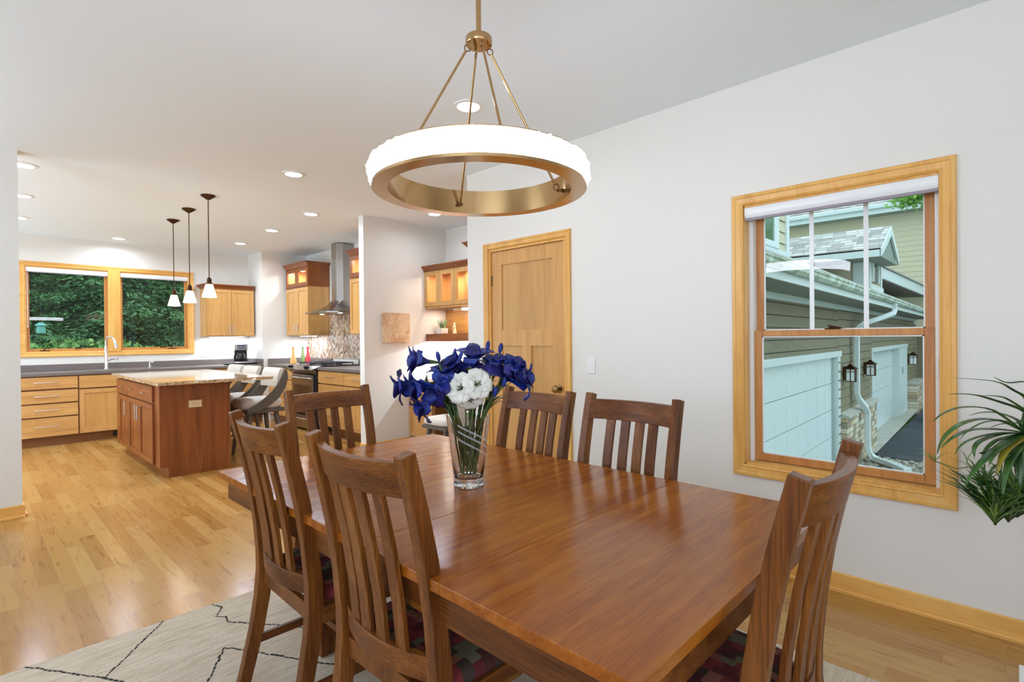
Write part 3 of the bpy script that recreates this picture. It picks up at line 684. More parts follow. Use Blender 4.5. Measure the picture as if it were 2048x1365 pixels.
# ------------------------------------------------------------------ island
IX = 1.25
t = thing('kitchen_island', 'cherry kitchen island with granite top', 'island', (IX,7.75,0), RR)
L = 1.92; Wi = .616
MB().box((.0,.001,.10), (L-.07,Wi,.893)).build('body', CHERRY[2], t)
mb = MB(); mb.prism([(L-.065,-.004,.10), (L-.065,.065,.10), (L-.065,.065,0), (L-.065,Wi,0), (L-.065,Wi,.893), (L-.065,-.004,.893)], (.065,0,0)); mb.build('end_panel', CHERRY[2], t, bevel=.002)
MB().box((.0,.066,0), (L-.07,Wi-.01,.10)).build('toe_kick', CHERRY[0], t)
xs = [.13, .643, 1.167, 1.72]
for i in range(3):
    front_drawer(t, xs[i]+.004, xs[i+1]-.004, .705, .865, CHERRY, .10)
    hx = xs[i]+.05 if i == 2 else xs[i+1]-.045
    front_door(t, xs[i]+.004, xs[i+1]-.004, .105, .69, CHERRY, CHERRY, ((hx,.49), (hx,.645)))
MB().box((0,-.02,.105), (.128,0,.865)).build('filler_strip', CHERRY[2], t)
rng = random.Random(3); mb = MB(); per = []
x0, x1, yb0, yb1 = -.11, 2.07, -.045, .99
def edge(a, b, n):
    return [(a[0]+(b[0]-a[0])*i/n, a[1]+(b[1]-a[1])*i/n) for i in range(n)]
per = edge((x0,yb0), (x1,yb0), 60) + edge((x1,yb0), (x1,yb1), 36) + edge((x1,yb1), (x0,yb1), 40) + edge((x0,yb1), (x0,yb0), 24)
R = []
for z, j in ((.893,.004), (.900,.006), (.909,.007), (.917,.006), (.925,0)):
    R.append([(x + rng.uniform(-j,j), y + rng.uniform(-j,j), z) for x, y in per])
mb.rings(R); mb.build('granite_top', GRANITE, t)
o = plate('wall_outlet', 'almond outlet set sideways in the end panel of the island', 'outlet', (1.548,5.83,.688), 0, 1, 'outlet', ALMOND, True)

# pendants over the island
def pendant(label, x, y, zb):
    t = thing('pendant_light', label, 'lamp', (x,y,CE), 0, 'pendants over the kitchen island')
    MB().lathe([(.001,-.045),(.012,-.045),(.03,-.034),(.05,-.02),(.064,-.012),(.064,-.0005),(.001,-.0005)], n=24).build('canopy', BRONZE, t, smooth=True)
    z = zb-CE
    MB().tube([(0,0,-.04), (0,0,z+.18)], .0045, 8).build('rod', BRONZE, t)
    MB().lathe([(.001,z+.20),(.010,z+.195),(.020,z+.185),(.022,z+.165),(.018,z+.155),(.026,z+.15),(.024,z+.128),(.001,z+.128)], n=20).build('socket', BRONZE, t, smooth=True)
    s = MB().lathe([(.029,z+.128),(.034,z+.122),(.046,z+.075),(.060,z+.025),(.066,z),(.062,z+.002),(.042,z+.075),(.028,z+.122)], n=28, cap=False).build('lamp_shade', PEND, t, smooth=True)
    l = bpy.data.lights.new('bulb', 'POINT'); l.energy = 7; l.color = (1,.84,.62); l.shadow_soft_size = .02
    o = bpy.data.objects.new('bulb', l); C.objects.link(o); o.location = (x,y,zb+.03)
pendant('bronze pendant farthest from the camera, hanging lowest left in the photo', 1.697, 7.169, 1.722)
pendant('middle of the three bronze pendants over the island', 1.677, 6.458, 1.722)
pendant('bronze pendant nearest the camera, rightmost over the island', 1.658, 5.732, 1.735)

# stools: swooping side planks joining a padded back to the seat frame
def make_stool(name, label, loc, rz, k=1.0, group=None):
    t = thing(name, label, 'stool' if k == 1 else 'chair', loc, rz, group)
    sz = .545*k                                   # top of seat frame; local +y faces forward
    MB().box((-.225,-.21,sz-.045), (.225,.20,sz)).build('seat_frame', DARKST, t, bevel=.004)
    mb = MB(); n = 28
    def ring(s, z): return [(.215*s*math.copysign(abs(math.cos(a))**.4, math.cos(a)), .01+.215*s*math.copysign(abs(math.sin(a))**.4, math.sin(a)), z) for a in [2*PI*i/n for i in range(n)]]
    mb.rings([ring(.97,sz+.001), ring(1.03,sz+.03), ring(1.03,sz+.075), ring(.96,sz+.10), ring(.7,sz+.112)]); mb.build('seat_cushion', CREAMFAB, t, smooth=True, ang=70)
    for s in (-1, 1):
        pts = [(s*.245,.20,sz-.012), (s*.245,.10,sz+.02), (s*.245,.0,sz+.07), (s*.245,-.10,sz+.15), (s*.245,-.17,sz+.25), (s*.245,-.205,sz+.34), (s*.245,-.215,sz+.43)]
        MB().bar(pts, .022, [.03,.075,.10,.11,.10,.075,.03], (1,0,0)).build('side_plank', DARKST, t, bevel=.003)
    mb = MB(); R = []
    for i in range(11):
        a = -1+2*i/10; x = .232*a; b = .05*(1-a*a)
        b *= .6; R.append([(x,-.165-b,sz+.235), (x,-.115-b,sz+.23), (x,-.135-b,sz+.38), (x,-.16-b,sz+.437), (x,-.195-b,sz+.44), (x,-.21-b,sz+.34)])
    mb.rings(R); mb.build('backrest', CREAMFAB, t, smooth=True, ang=50)
    for sx in (-1, 1):
        for sy in (-1, 1):
            MB().bar([(sx*.15,sy*.14,sz-.045), (sx*.215,sy*.20,0)], [.042,.026], [.042,.026], (1,0,0)).build('leg', DARKST, t, bevel=.002)
    zf = .18*k
    MB().tube([(-.195,.175,zf), (.195,.175,zf)], .010, 8).tube([(-.195,-.175,zf), (.195,-.175,zf)], .010, 8).tube([(-.195,.175,zf), (-.195,-.175,zf)], .010, 8).tube([(.195,.175,zf), (.195,-.175,zf)], .010, 8).build('foot_rail', DARKST, t)
    MB().lathe([(.001,sz-.075),(.09,sz-.075),(.09,sz-.045),(.001,sz-.045)], n=20).build('swivel_plate', BLACKM, t)
    return t
s1 = make_stool('bar_stool', 'cream padded bar stool nearest the camera at the island', (2.29,6.24,0), PI/2, 1, 'bar stools at the island')
dup(s1, (2.29,6.88,0), PI/2, 'middle of the three cream bar stools at the island')
dup(s1, (2.29,7.44,0), PI/2, 'farthest of the three cream bar stools, nearest the kitchen window wall')

# ------------------------------------------------------------------ alcove (desk nook behind the pillar)
CF = 4.058
t = cab('wall_cabinet', 'maple wall cabinet with glass doors in the alcove behind the flowers', (CF,PY-.002,0), RR, .93, NX-CF-.001, 1.703, 2.165, MAPLE, holl=True)
for i, (a, b) in enumerate(((.004,.288), (.292,.578), (.584,.926))): front_door(t, a, b, 1.712, 2.15, MAPLE, MAPLE_P, None, True, fr=.055)
MB().box((.018,.002,1.72), (.2,.018,1.74)).box((.55,.19,1.72), (.62,.2,2.14)).build('divider', MAPLE[2], t)
mb = MB(); crown(mb, 0, .93, 2.156, .066, NX-CF-.002, .04, False, False); mb.build('crown', CHERRY[0], t)
MB().box((0,-.01,1.686), (.93,.02,1.703)).build('light_rail', MAPLE[0], t)
for x in (.28, .72): MB().lathe([(.001,2.136),(.03,2.136),(.03,2.146),(.001,2.146)], (x,.15,0), 14).build('puck_light', CABLIT, t)
area((CF+.14,5.15,2.12), 3, .05, .05, (1,.85,.65), shape='DISK'); area((CF+.14,4.75,2.12), 3, .05, .05, (1,.85,.65), shape='DISK')
t = cab('tall_cabinet', 'taller alcove cabinet with dark crown, mostly hidden behind the right wall', (CF-.1,4.48,0), RR, .9, NX-CF+.099, .787, 2.33, MAPLE)
front_door(t, .004, .45, .80, 2.32, MAPLE, MAPLE_P); front_door(t, .454, .896, .80, 2.32, MAPLE, MAPLE_P)
mb = MB(); crown(mb, 0, .9, 2.33, .068, NX-CF+.097, .045, True, False); mb.build('crown', CHERRY[0], t)
one('wall_shelf', MB().box((CF,4.485,1.272), (CF+.02,PY-.001,1.365)).box((CF+.02,4.485,1.335), (NX-.013,PY-.001,1.365)), CHERRY[1], 'thick cherry shelf across the alcove holding the small plant', 'shelf', bevel=.002)
one('back_panel', MB().box((NX-.012,4.485,1.366), (NX-.0005,PY-.001,1.684)), wood('warm_panel', (150,104,44), (176,126,60), (190,142,76), 1, .35), 'warm wood panel behind the alcove shelf, lit from above', 'panel')
t = thing('puck_lamp', 'small lamp under the alcove cabinet lighting the shelf panel', 'light', (4.24,4.93,1.684))
MB().box((-.03,-.02,-.035), (.03,.14,0)).build('housing', ALMOND, t, bevel=.002); MB().lathe([(.001,-.03),(.034,-.03),(.034,-.001),(.001,-.001)], (0,-.06,0), 16).build('lens', CABLIT, t)
area((4.26,4.87,1.645), 2.6, .06, .06, (1,.78,.5), shape='DISK'); area((4.2,5.22,1.675), 1.4, .06, .06, (1,.82,.6), shape='DISK')
under_light('slim lamp hidden under the alcove shelf lighting the white wall', (4.24,4.98,1.334), RR, .7); area((4.24,4.98,1.312), 13, .6, .03, rot=(0,0,RR))
# succulent in white pot and figurine
t = thing('potted_succulent', 'small succulent in a square white pot on the alcove shelf', 'plant', (4.215,5.292,1.365))
R = [[(-s,-s,z), (s,-s,z), (s,s,z), (-s,s,z)] for s, z in ((.046,0),(.05,.004),(.052,.072),(.046,.072),(.045,.06))]
MB().rings(R).build('pot', WHITE, t, bevel=.003)
mb = MB(); rg = random.Random(5)
for i in range(16):
    a = rg.uniform(0, 2*PI); tl = rg.uniform(.1,.9); ln = rg.uniform(.08,.16)
    d = Vector((math.cos(a)*tl*.7, math.sin(a)*tl*.7, 1)).normalized(); p = Vector((math.cos(a)*.01, math.sin(a)*.01, .055))
    mb.tube([p, p+d*ln*.5, p+d*ln], [.009,.010,.002], 6)
mb.build('leaves', leafmat('succulent', (60,84,48), (120,140,92), 30), t, smooth=True)
t = thing('figurine', 'small pale angel-like figurine beside the succulent on the alcove shelf', 'figurine', (4.23,5.07,1.365))
MB().lathe([(.001,0),(.026,0),(.024,.03),(.018,.065),(.014,.085),(.018,.095),(.010,.106),(.001,.108)], n=16).build('body', mat('figurine_cream', (222,200,160), .5), t, smooth=True)
MB().lathe([(.001,.104),(.011,.11),(.014,.122),(.010,.135),(.001,.139)], n=14).build('head', mat('figurine_skin', (232,208,180), .5), t, smooth=True)
MB().tube([(0,.016,.088), (-.016,.02,.072), (-.022,.005,.066), (-.024,-.012,.072)], .006, 8).tube([(0,-.016,.088), (-.016,-.02,.074), (-.022,-.006,.066)], .006, 8).build('arm', mat('figurine_sleeve', (214,190,150), .5), t, smooth=True)
# lower alcove: cabinet, desk, chair
LX = 3.80
t = cab('base_cabinet', 'maple cabinet with drawer and door at the left of the alcove desk', (LX,PY-.002,0), RR, .50, NX-LX-.001, .10, .745, MAPLE, .10)
front_drawer(t, .004, .46, .565, .735, MAPLE, .12); front_door(t, .004, .46, .11, .552, MAPLE, MAPLE_P)
desk = one('alcove_desk', MB().box((LX-.02,3.495,.746), (NX-.001,PY-.001,.786)), CHERRY[1], 'cherry desk top along the alcove wall behind the vase', 'desk', bevel=.003)
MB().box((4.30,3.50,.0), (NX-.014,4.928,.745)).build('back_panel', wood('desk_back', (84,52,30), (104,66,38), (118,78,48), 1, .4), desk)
t = thing('desk_chair', 'cream padded chair at the alcove desk, seat showing left of the glass vase', 'chair', (3.50,4.30,0))
MB().box((-.21,-.2,.375), (.21,.19,.41)).build('seat_frame', DARKST, t, bevel=.004)
mb = MB(); ring = lambda q, z: [(.215*q*math.copysign(abs(math.cos(a))**.5, math.cos(a)), .215*q*math.copysign(abs(math.sin(a))**.5, math.sin(a)), z) for a in [2*PI*i/32 for i in range(32)]]
mb.rings([ring(.9,.411), ring(1.02,.43), ring(1.0,.465), ring(.85,.485), ring(.6,.49)]); mb.build('seat_cushion', CREAMFAB, t, smooth=True, ang=70)
for sx in (-1, 1):
    for sy in (-1, 1): MB().bar([(sx*.15,sy*.13,.375), (sx*.20,sy*.19,0)], [.042,.028], [.042,.028], (1,0,0)).build('leg', DARKST, t, bevel=.002)
MB().rings([[(x,-.20-.03*(1-(x/.2)**2)+o_,z) for x, o_ in ((-.18,0),(0,0),(.18,0),(.18,-.03),(0,-.03),(-.18,-.03))] for z in (.41,.55,.72)]).build('backrest', CREAMFAB, t, bevel=.006)
# stone plaque
mb = MB(); c = .03
hexy = [(3.408,1.26), (3.408+c,1.26-.0), (3.79,1.26), (3.79,1.622), (3.408+.02,1.622), (3.408,1.60)]
mb.prism([(x,PY-.0005,z) for x, z in [(3.408,1.278),(3.426,1.26),(3.782,1.26),(3.79,1.268),(3.79,1.61),(3.778,1.622),(3.42,1.622),(3.408,1.61)]], (0,-.035,0))
pm, nt, b = newmat('travertine'); v = coords(nt, rnd=False)
n1 = noise(nt, v, 60, 4, .8); n2 = noise(nt, v, 9, 3)
r1 = ramp(nt, [(.3,(176,128,76)),(.42,(214,184,146)),(.7,(232,210,178))]); nt.links.new(n1.outputs[0], r1.inputs[0]); r2 = ramp(nt, [(.35,(214,170,112)),(.6,(255,255,255))]); nt.links.new(n2.outputs[0], r2.inputs[0])
nt.links.new(mixc(nt, r1.outputs[0], r2.outputs[0], .6, 'MULTIPLY'), b.inputs['Base Color']); setp(b, Roughness=.6)
one('wall_plaque', mb, pm, 'square beige stone plaque hanging on the white pillar wall', 'plaque', bevel=.004)

# ------------------------------------------------------------------ recessed lights
cans = [((2.158,2.431), 'recessed ceiling light seen behind the chandelier rods'), ((1.965,4.489), 'recessed ceiling light left of the chandelier, largest over the passage'),
        ((2.724,5.777), 'recessed ceiling light in the kitchen right row, nearest the camera'), ((2.768,6.99), 'recessed ceiling light second in the kitchen right row'),
        ((2.805,8.237), 'recessed ceiling light farthest in the kitchen right row'), ((1.471,8.959), 'recessed ceiling light just above the kitchen window'),
        ((.328,5.765), 'recessed ceiling light half hidden by the left wall, nearest of three'), ((.379,6.972), 'recessed ceiling light half hidden by the left wall, middle of three'),
        ((.423,8.214), 'recessed ceiling light half hidden by the left wall, farthest of three'), ((3.734,4.81), 'recessed ceiling light in the alcove, just under the chandelier rim')]
can0 = None
for i, ((x, y), lb) in enumerate(cans):
    if can0 is None:
        can0 = thing('recessed_light', lb, 'light', (x,y,CE), 0, 'recessed ceiling lights')
        MB().lathe([(.066,-.0005),(.094,-.0005),(.092,-.006),(.070,-.009),(.066,-.004)], n=36, cap=False).build('trim_ring', WHITE, can0, smooth=True)
        MB().lathe([(.001,-.0035),(.068,-.0035),(.068,-.001),(.001,-.001)], n=36).build('lens', LEDW, can0)
    else: dup(can0, (x,y,CE), 0, lb)
    area((x,y,CE-.012), 4 if x > 3.5 else 7 if y > 8.5 else 15 if y > 4.6 else 4, .13, .13, (.90,.96,1), spread=rad(165), shape='DISK')

# ------------------------------------------------------------------ chandelier
cx, cy = 1.295, 1.399
ch = thing('chandelier', 'round brass chandelier with glowing crystal ring over the dining table', 'chandelier', (cx,cy,CE))
Z = lambda z: z - CE
MB().tube([(0,0,-.001), (0,0,Z(2.41))], .0095, 14).build('stem', BRASS, ch, smooth=True)
MB().lathe([(.001,-.02),(.055,-.02),(.065,-.012),(.065,-.0005),(.001,-.0005)], n=28).build('ceiling_canopy', BRASS, ch, smooth=True)
MB().lathe([(.001,Z(2.366)),(.046,Z(2.366)),(.048,Z(2.369)),(.048,Z(2.391)),(.046,Z(2.394)),(.001,Z(2.395))], n=36).build('hub', BRASS, ch, smooth=True)
ri, ro = .327, .383
zb, zt = Z(1.835), Z(1.925)
MB().lathe([(ri,zb),(ro,zb),(ro,zb+.010),(ri+.006,zb+.010),(ri+.006,zt+.002),(.374,zt+.002),(.374,zt+.005),(ri,zt+.005),(ri,zb)], n=96, cap=False).build('brass_ring', BRASS, ch, smooth=True, ang=30)
rg = random.Random(11); n = 180; R = []
prof = [(ri+.012,zb+.011), (.381,zb+.011), (.388,zb+.022), (.391,zb+.045), (.390,zb+.068), (.385,zt-.006), (.377,zt-.002), (ri+.012,zt-.002)]
for j in range(n):
    a = 2*PI*j/n; q = []
    for i, (r_, z_) in enumerate(prof):
        jr = (rg.uniform(-.004,.004) + (rg.uniform(0,.008) if rg.random() < .2 else 0)) if 2 <= i <= 5 else 0; jz = rg.uniform(-.003,.003) if 2 <= i <= 5 else 0
        q.append(((r_+jr)*math.cos(a), (r_+jr)*math.sin(a), z_+jz))
    R.append(q)
mc, nt, b = newmat('lit_crystal'); v = coords(nt, rnd=False); n1 = noise(nt, v, 38, 4, .7)
mr = nt.nodes.new('ShaderNodeMapRange'); mr.inputs[1].default_value = .3; mr.inputs[2].default_value = .7; mr.inputs[3].default_value = 16.0; mr.inputs[4].default_value = 24.0
nt.links.new(n1.outputs[0], mr.inputs[0]); nt.links.new(mr.outputs[0], b.inputs['Emission Strength']); setp(b, Base_Color=(.9,.88,.84,1), Roughness=.3, Emission_Color=lin((250,250,250)))
MB().rings(R, loop=True, cap=False).build('crystal_ring', mc, ch)
for k, ad in enumerate((63, -27, 153, 243)):
    a = rad(ad); d = Vector((math.cos(a), math.sin(a), 0))
    p0 = d*.034 + Vector((0,0,Z(2.364))); p1 = d*(ri-.022) + Vector((0,0,Z(1.872)))
    q0 = p0 + (p1-p0)*.05; q1 = p0 + (p1-p0)*.965
    rod = MB().tube([q0, q1], .0045, 10).build('rod', BRASS, ch, smooth=True)
    def eye(c, ax, r=.011):
        ax = ax.normalized(); u = ax.orthogonal().normalized(); w = ax.cross(u)
        return [c + (u*math.cos(2*PI*i/16) + w*math.sin(2*PI*i/16))*r for i in range(16)]
    tdir = Vector((-d.y, d.x, 0))
    MB().tube(eye(p0 + (p1-p0)*.03, tdir), .0022, 6, loop=True).build('link', BRASSD, rod, smooth=True)
    MB().tube(eye(q1 + (p1-p0).normalized()*.011, tdir), .0024, 6, loop=True).build('link', BRASSD, rod, smooth=True)
    MB().tube(eye(d*(ri-.012)+Vector((0,0,Z(1.868))), Vector((0,0,1)), .012), .0026, 6, loop=True).build('link', BRASSD, rod, smooth=True)
    MB().tube([d*(ri-.004)+Vector((0,0,Z(1.868))), d*(ri+.001)+Vector((0,0,Z(1.868)))], .008, 10).build('anchor', BRASSD, rod, smooth=True)

# ------------------------------------------------------------------ rug
mb = MB().box((-.95,-.35,.001), (2.34,2.845,.012)); mb.m = 1
rg = random.Random(9)
def yarn(pts):
    for (xa, ya), (xb, yb) in zip(pts[:-1], pts[1:]):
        Ld = math.hypot(xb-xa, yb-ya); n = max(1, int(Ld/.022)); tx, ty = (xb-xa)/Ld, (yb-ya)/Ld
        for i in range(n):
            j = rg.uniform(-.003,.003); x = xa + (xb-xa)*i/n - ty*j; y = ya + (yb-ya)*i/n + tx*j; w = rg.uniform(.003,.0055); l = Ld/n*rg.uniform(.75,1.0)
            mb.poly([(x-ty*w, y+tx*w, .0128), (x+tx*l-ty*w*.8, y+ty*l+tx*w*.8, .0128), (x+tx*l+ty*w*.8, y+ty*l-tx*w*.8, .0128), (x+ty*w, y-tx*w, .0128)])
yarn([(.612,2.842), (.351,2.529), (.144,2.851)]); yarn([(.351,2.529), (.42,2.40), (.60,2.05), (.618,2.214), (.709,2.362), (.735,2.407), (.781,2.333), (.871,2.174), (1.0,1.95)])
yarn([(.815,2.842), (.844,2.778), (.792,2.708), (.822,2.676), (.813,2.616), (.863,2.553), (.958,2.422), (1.1,2.2)])
yarn([(2.30,.9), (2.0,.6), (2.2,.2)]); yarn([(1.0,1.95), (.8,1.6), (1.1,1.2), (1.4,1.6), (1.0,1.95)]); yarn([(.60,2.05), (.3,1.7), (0,2.1), (-.3,1.7)])
one('area_rug', mb, [RUGM, RUGL], 'beige woven rug with thin black zigzag lines under the dining table', 'rug')

# ------------------------------------------------------------------ dining table
TX0, TX1, TY0, TY1, TH = .72, 1.845, .425, 2.412, .76
t = thing('dining_table', 'dark oak dining table with glossy plank top', 'table', ((TX0+TX1)/2,(TY0+TY1)/2,0))
mx, my = (TX0+TX1)/2, (TY0+TY1)/2
mb = MB(); e = [TY0, .926, 1.268, 1.612, 1.956, TY1]
for a, b in zip(e[:-1], e[1:]):
    mb.box((TX0-mx,a+.0006-my,TH-.026), (TX1-mx,b-.0006-my,TH))
mb.build('table_top', TOPOAK, t, bevel=.0015)
mb = MB(); i0 = .03
mb.box((TX0+i0-mx,TY0+i0-my,TH-.115), (TX0+i0+.022-mx,TY1-i0-my,TH-.0265)).box((TX1-i0-.022-mx,TY0+i0-my,TH-.115), (TX1-i0-mx,TY1-i0-my,TH-.0265))
mb.box((TX0+i0+.022-mx,TY0+i0-my,TH-.115), (TX1-i0-.022-mx,TY0+i0+.022-my,TH-.0265)).box((TX0+i0+.022-mx,TY1-i0-.022-my,TH-.115), (TX1-i0-.022-mx,TY1-i0-my,TH-.0265))
mb.build('apron', OAK[1], t, bevel=.002)
for sx in (-1, 1):
    for sy in (-1, 1):
        X, Y = sx*(mx-TX0-.30), sy*(my-TY0-.34)
        MB().box((X-.04,Y-.04,.0135), (X+.04,Y+.04,TH-.0265)).build('leg', OAK[2], t, bevel=.004)

# ------------------------------------------------------------------ dining chairs
def make_chair(label, loc, rz):
    t = thing('dining_chair', label, 'chair', loc, rz, 'oak dining chairs around the table')
    Hc = 1.037
    prof = [(0,-.315), (.10,-.288), (.22,-.258), (.34,-.236), (.44,-.226), (.52,-.228), (.64,-.240), (.78,-.262), (.91,-.290), (Hc,-.322)]
    def yb(z):
        for (za, ya), (zb_, yb_) in zip(prof[:-1], prof[1:]):
            if za <= z <= zb_: return ya + (yb_-ya)*(z-za)/(zb_-za)
        return prof[-1][1]
    hw = .213
    for s in (-1, 1):
        hs = [.040,.042,.046,.050,.052,.050,.046,.043,.041,.039]
        MB().bar([(s*hw,y,z) for z, y in prof], .036, hs, (1,0,0)).build('post', OAK[2], t, bevel=.003)
    def rail(z1, z2, bow, th):
        mb = MB(); R = []
        for i in range(13):
            a = -1+2*i/12; x = (hw-.016)*a; b = bow*(1-a*a)
            R.append([(x,yb(z1)-b+.006-th/2,z1), (x,yb(z1)-b+.006+th/2,z1), (x,yb(z2)-b+.006+th/2,z2), (x,yb(z2)-b+.006-th/2,z2)])
        return mb.rings(R)
    rail(.928, 1.013, .042, .024).build('top_rail', OAK[0], t, bevel=.002, smooth=True)
    rail(.475, .535, .042, .024).build('lower_rail', OAK[0], t, bevel=.002, smooth=True)
    for i in range(4):
        x = (i-1.5)*.069; b = .042*(1-(x/(hw-.016))**2)
        MB().bar([(x, yb(z)-b+.006, z) for z in (.533,.64,.78,.89,.93)], .041, .014, (1,0,0)).build('slat', OAK[2], t, bevel=.0015)
    mb = MB(); zs, ze = .385, .44
    mb.box((-.20,.205,zs), (.20,.225,ze)).box((-hw+.018,-.235,zs), (hw-.018,-.215,ze))
    for s in (-1, 1): mb.box((s*.222-.010,-.205,zs), (s*.222+.010,.19,ze))
    mb.build('seat_frame', OAK[1], t, bevel=.002)
    n = 32; mb = MB()
    def ring(s, z): return [((.225+.012*(1 if math.sin(a) > 0 else 0))*s*math.copysign(abs(math.cos(a))**.35, math.cos(a)), .008+.218*s*math.copysign(abs(math.sin(a))**.35, math.sin(a)), z) for a in [2*PI*(i+.5)/n for i in range(n)]]
    mb.rings([ring(.98,ze+.001), ring(1.0,ze+.012), ring(.99,ze+.03), ring(.9,ze+.042), ring(.6,ze+.048)]); mb.build('seat_cushion', SEATFAB, t, smooth=True, ang=60)
    for s in (-1, 1):
        MB().bar([(s*.215,.205,zs+.05), (s*.215,.205,0)], [.042,.034], [.042,.034], (1,0,0)).build('leg', OAK[2], t, bevel=.003)
        MB().box((s*.214-.009,-.245,.165), (s*.214+.009,.19,.195)).build('stretcher', OAK[1], t, bevel=.002)
    MB().box((-.205,-.02,.168), (.205,.0,.192)).build('stretcher', OAK[0], t, bevel=.002)
    return t
RZ = .0128
c0 = make_chair('oak slat-back chair nearest the camera on the left side of the table', (.985,1.194,RZ), -PI/2+rad(.9))
dup(c0, (.987,1.823,RZ), -PI/2-rad(1.1), 'oak slat-back chair farther along the left side, closest to the rug edge')
dup(c0, (1.653,1.194,RZ), PI/2-rad(.9), 'oak slat-back chair against the bare white wall, right of the door')
dup(c0, (1.651,1.737,RZ), PI/2-rad(3.5), 'oak slat-back chair in front of the wooden door')
dup(c0, (1.323,2.314,RZ), PI-rad(.6), 'oak slat-back chair at the far head of the table, before the kitchen')
dup(c0, (1.255,.604,RZ), rad(.3), 'oak slat-back chair at the near head of the table, in front of the window')

# ------------------------------------------------------------------ vase and flowers
VX, VY = 1.281, 1.462
t = thing('glass_vase', 'clear cut-glass vase with spiral bands holding the flowers on the table', 'vase', (VX,VY,TH+.0002))
po = [(.001,0),(.050,0),(.054,.003),(.0545,.020),(.053,.026),(.054,.032),(.062,.10),(.072,.19),(.0815,.262)]
pi_ = [(.0785,.262),(.069,.19),(.059,.10),(.050,.045),(.044,.034),(.001,.030)]
MB().lathe(po+pi_, n=72).build('glass_body', VGLASS, t, smooth=True, ang=50)
frost = mat('frosted_band', (226,230,232), .55, 0, Alpha=.38)
for off in (0, .022, .05):
    mb = MB(); R = []
    for i in range(25):
        a = rad(200) + i*rad(8); z = .235 - off - i*.0056
        def rr(z): return .0545 + (.0825-.0545)*max(0, (z-.02))/.242
        R.append([((rr(z+s*.0035)+.0006)*math.cos(a), (rr(z+s*.0035)+.0006)*math.sin(a), z+s*.0035) for s in (-1, 1)])
    mb.rings(R, False, False); mb.build('spiral_band', frost, t, smooth=True)
mb = MB()
for i in range(36):
    a = 2*PI*i/36; mb.box((0,0,0), (0,0,0)) if False else None
    mb.bar([(.0552*math.cos(a), .0552*math.sin(a), .005), (.0552*math.cos(a), .0552*math.sin(a), .019)], .003, .0016, (-math.sin(a), math.cos(a), 0))
mb.build('cut_facets', frost, t)

rv = Vector((.6935,-.7205,0)); fv = Vector((.7205,.6935,0)); zv = Vector((0,0,1)); V0 = Vector((VX,VY,0))
def fp(u, d, z): return V0 + rv*u + fv*d + zv*z
def petal(mb, c, ax, side, L, wid, open_, curl, ruf, rg):
    """petal from c along ax, bending to side; rows across width"""
    ax = ax.normalized(); side = (side - ax*side.dot(ax)).normalized(); w = ax.cross(side); R = []
    n = 7; ph = rg.uniform(0, 6)
    for i in range(n):
        x = i/(n-1); a = open_*x + curl*x*x
        p = c + ax*(L*x*math.cos(a*.8)) + side*(L*(.10 + x*math.sin(a)))
        nn = side*math.cos(a) - ax*math.sin(a)
        ww = wid*(.32 + 1.15*x - .62*x**3.2) if x < 1 else wid*.62
        row = []
        for j in range(6):
            s = -1 + 2*j/5
            rf = ruf*x*math.sin(ph + s*7 + x*3) * (abs(s)*.8+.3)
            row.append(p + w*(ww*s*.5) - nn*(ww*.22*(s*s)) + nn*rf + ax*(rf*.6 - .10*L*s*s*x))
        R.append(row)
    mb.rings(R, False, False)
def bloom_blue(parent, p, d, size, rg):
    d = d.normalized(); u = d.orthogonal().normalized()
    for k, (n, op, cu, L, wd) in enumerate(((3, .35, .25, 1.0, .62), (3, .75, .75, 1.0, .66))):
        for j in range(n):
            a = 2*PI*j/n + k*PI/3 + rg.uniform(-.25,.25)
            sd = u*math.cos(a) + d.cross(u)*math.sin(a)
            mb = MB(); petal(mb, p - d*size*.45, d, sd, size*L*rg.uniform(.9,1.08), size*wd*1.25, op*rg.uniform(.7,1.2), cu*rg.uniform(.6,1.3), size*.11, rg)
            mb.build('petal', PURPP if (j+k) % 3 == 0 else BLUEP, parent, smooth=True, solid=.0012, ang=80)
    mb = MB().tube([p - d*size*.95, p - d*size*.6, p - d*size*.3, p - d*size*.05], [.004,.008,size*.17,size*.22], 10); mb.build('flower_tube', BLUEP, parent, smooth=True)
    MB().tube([p - d*size*1.15, p - d*size*.85, p - d*size*.6], [.003,.0068,.0085], 8).build('sepal', STEM, parent, smooth=True)
def stem_path(top, d, base_ang, rg):
    r = .028; b = Vector((VX + r*math.cos(base_ang), VY + r*math.sin(base_ang), TH+.045))
    q = Vector((top.x-VX, top.y-VY, 0)); rim = V0 + q.normalized()*min(.06, q.length*.55) + zv*(TH+.25) if q.length > .001 else V0 + zv*(TH+.25)
    P = [b, b.lerp(rim, .5), rim, rim.lerp(top, .5) + zv*.012, top]
    out = []
    for i in range(len(P)-1):
        p0 = P[max(i-1,0)]; p1 = P[i]; p2 = P[i+1]; p3 = P[min(i+2,len(P)-1)]
        for s in range(4):
            x = s/4; out.append(.5*((2*p1) + (p2-p0)*x + (2*p0-5*p1+4*p2-p3)*x*x + (-p0+3*p1-3*p2+p3)*x**3))
    out.append(P[-1]); return out
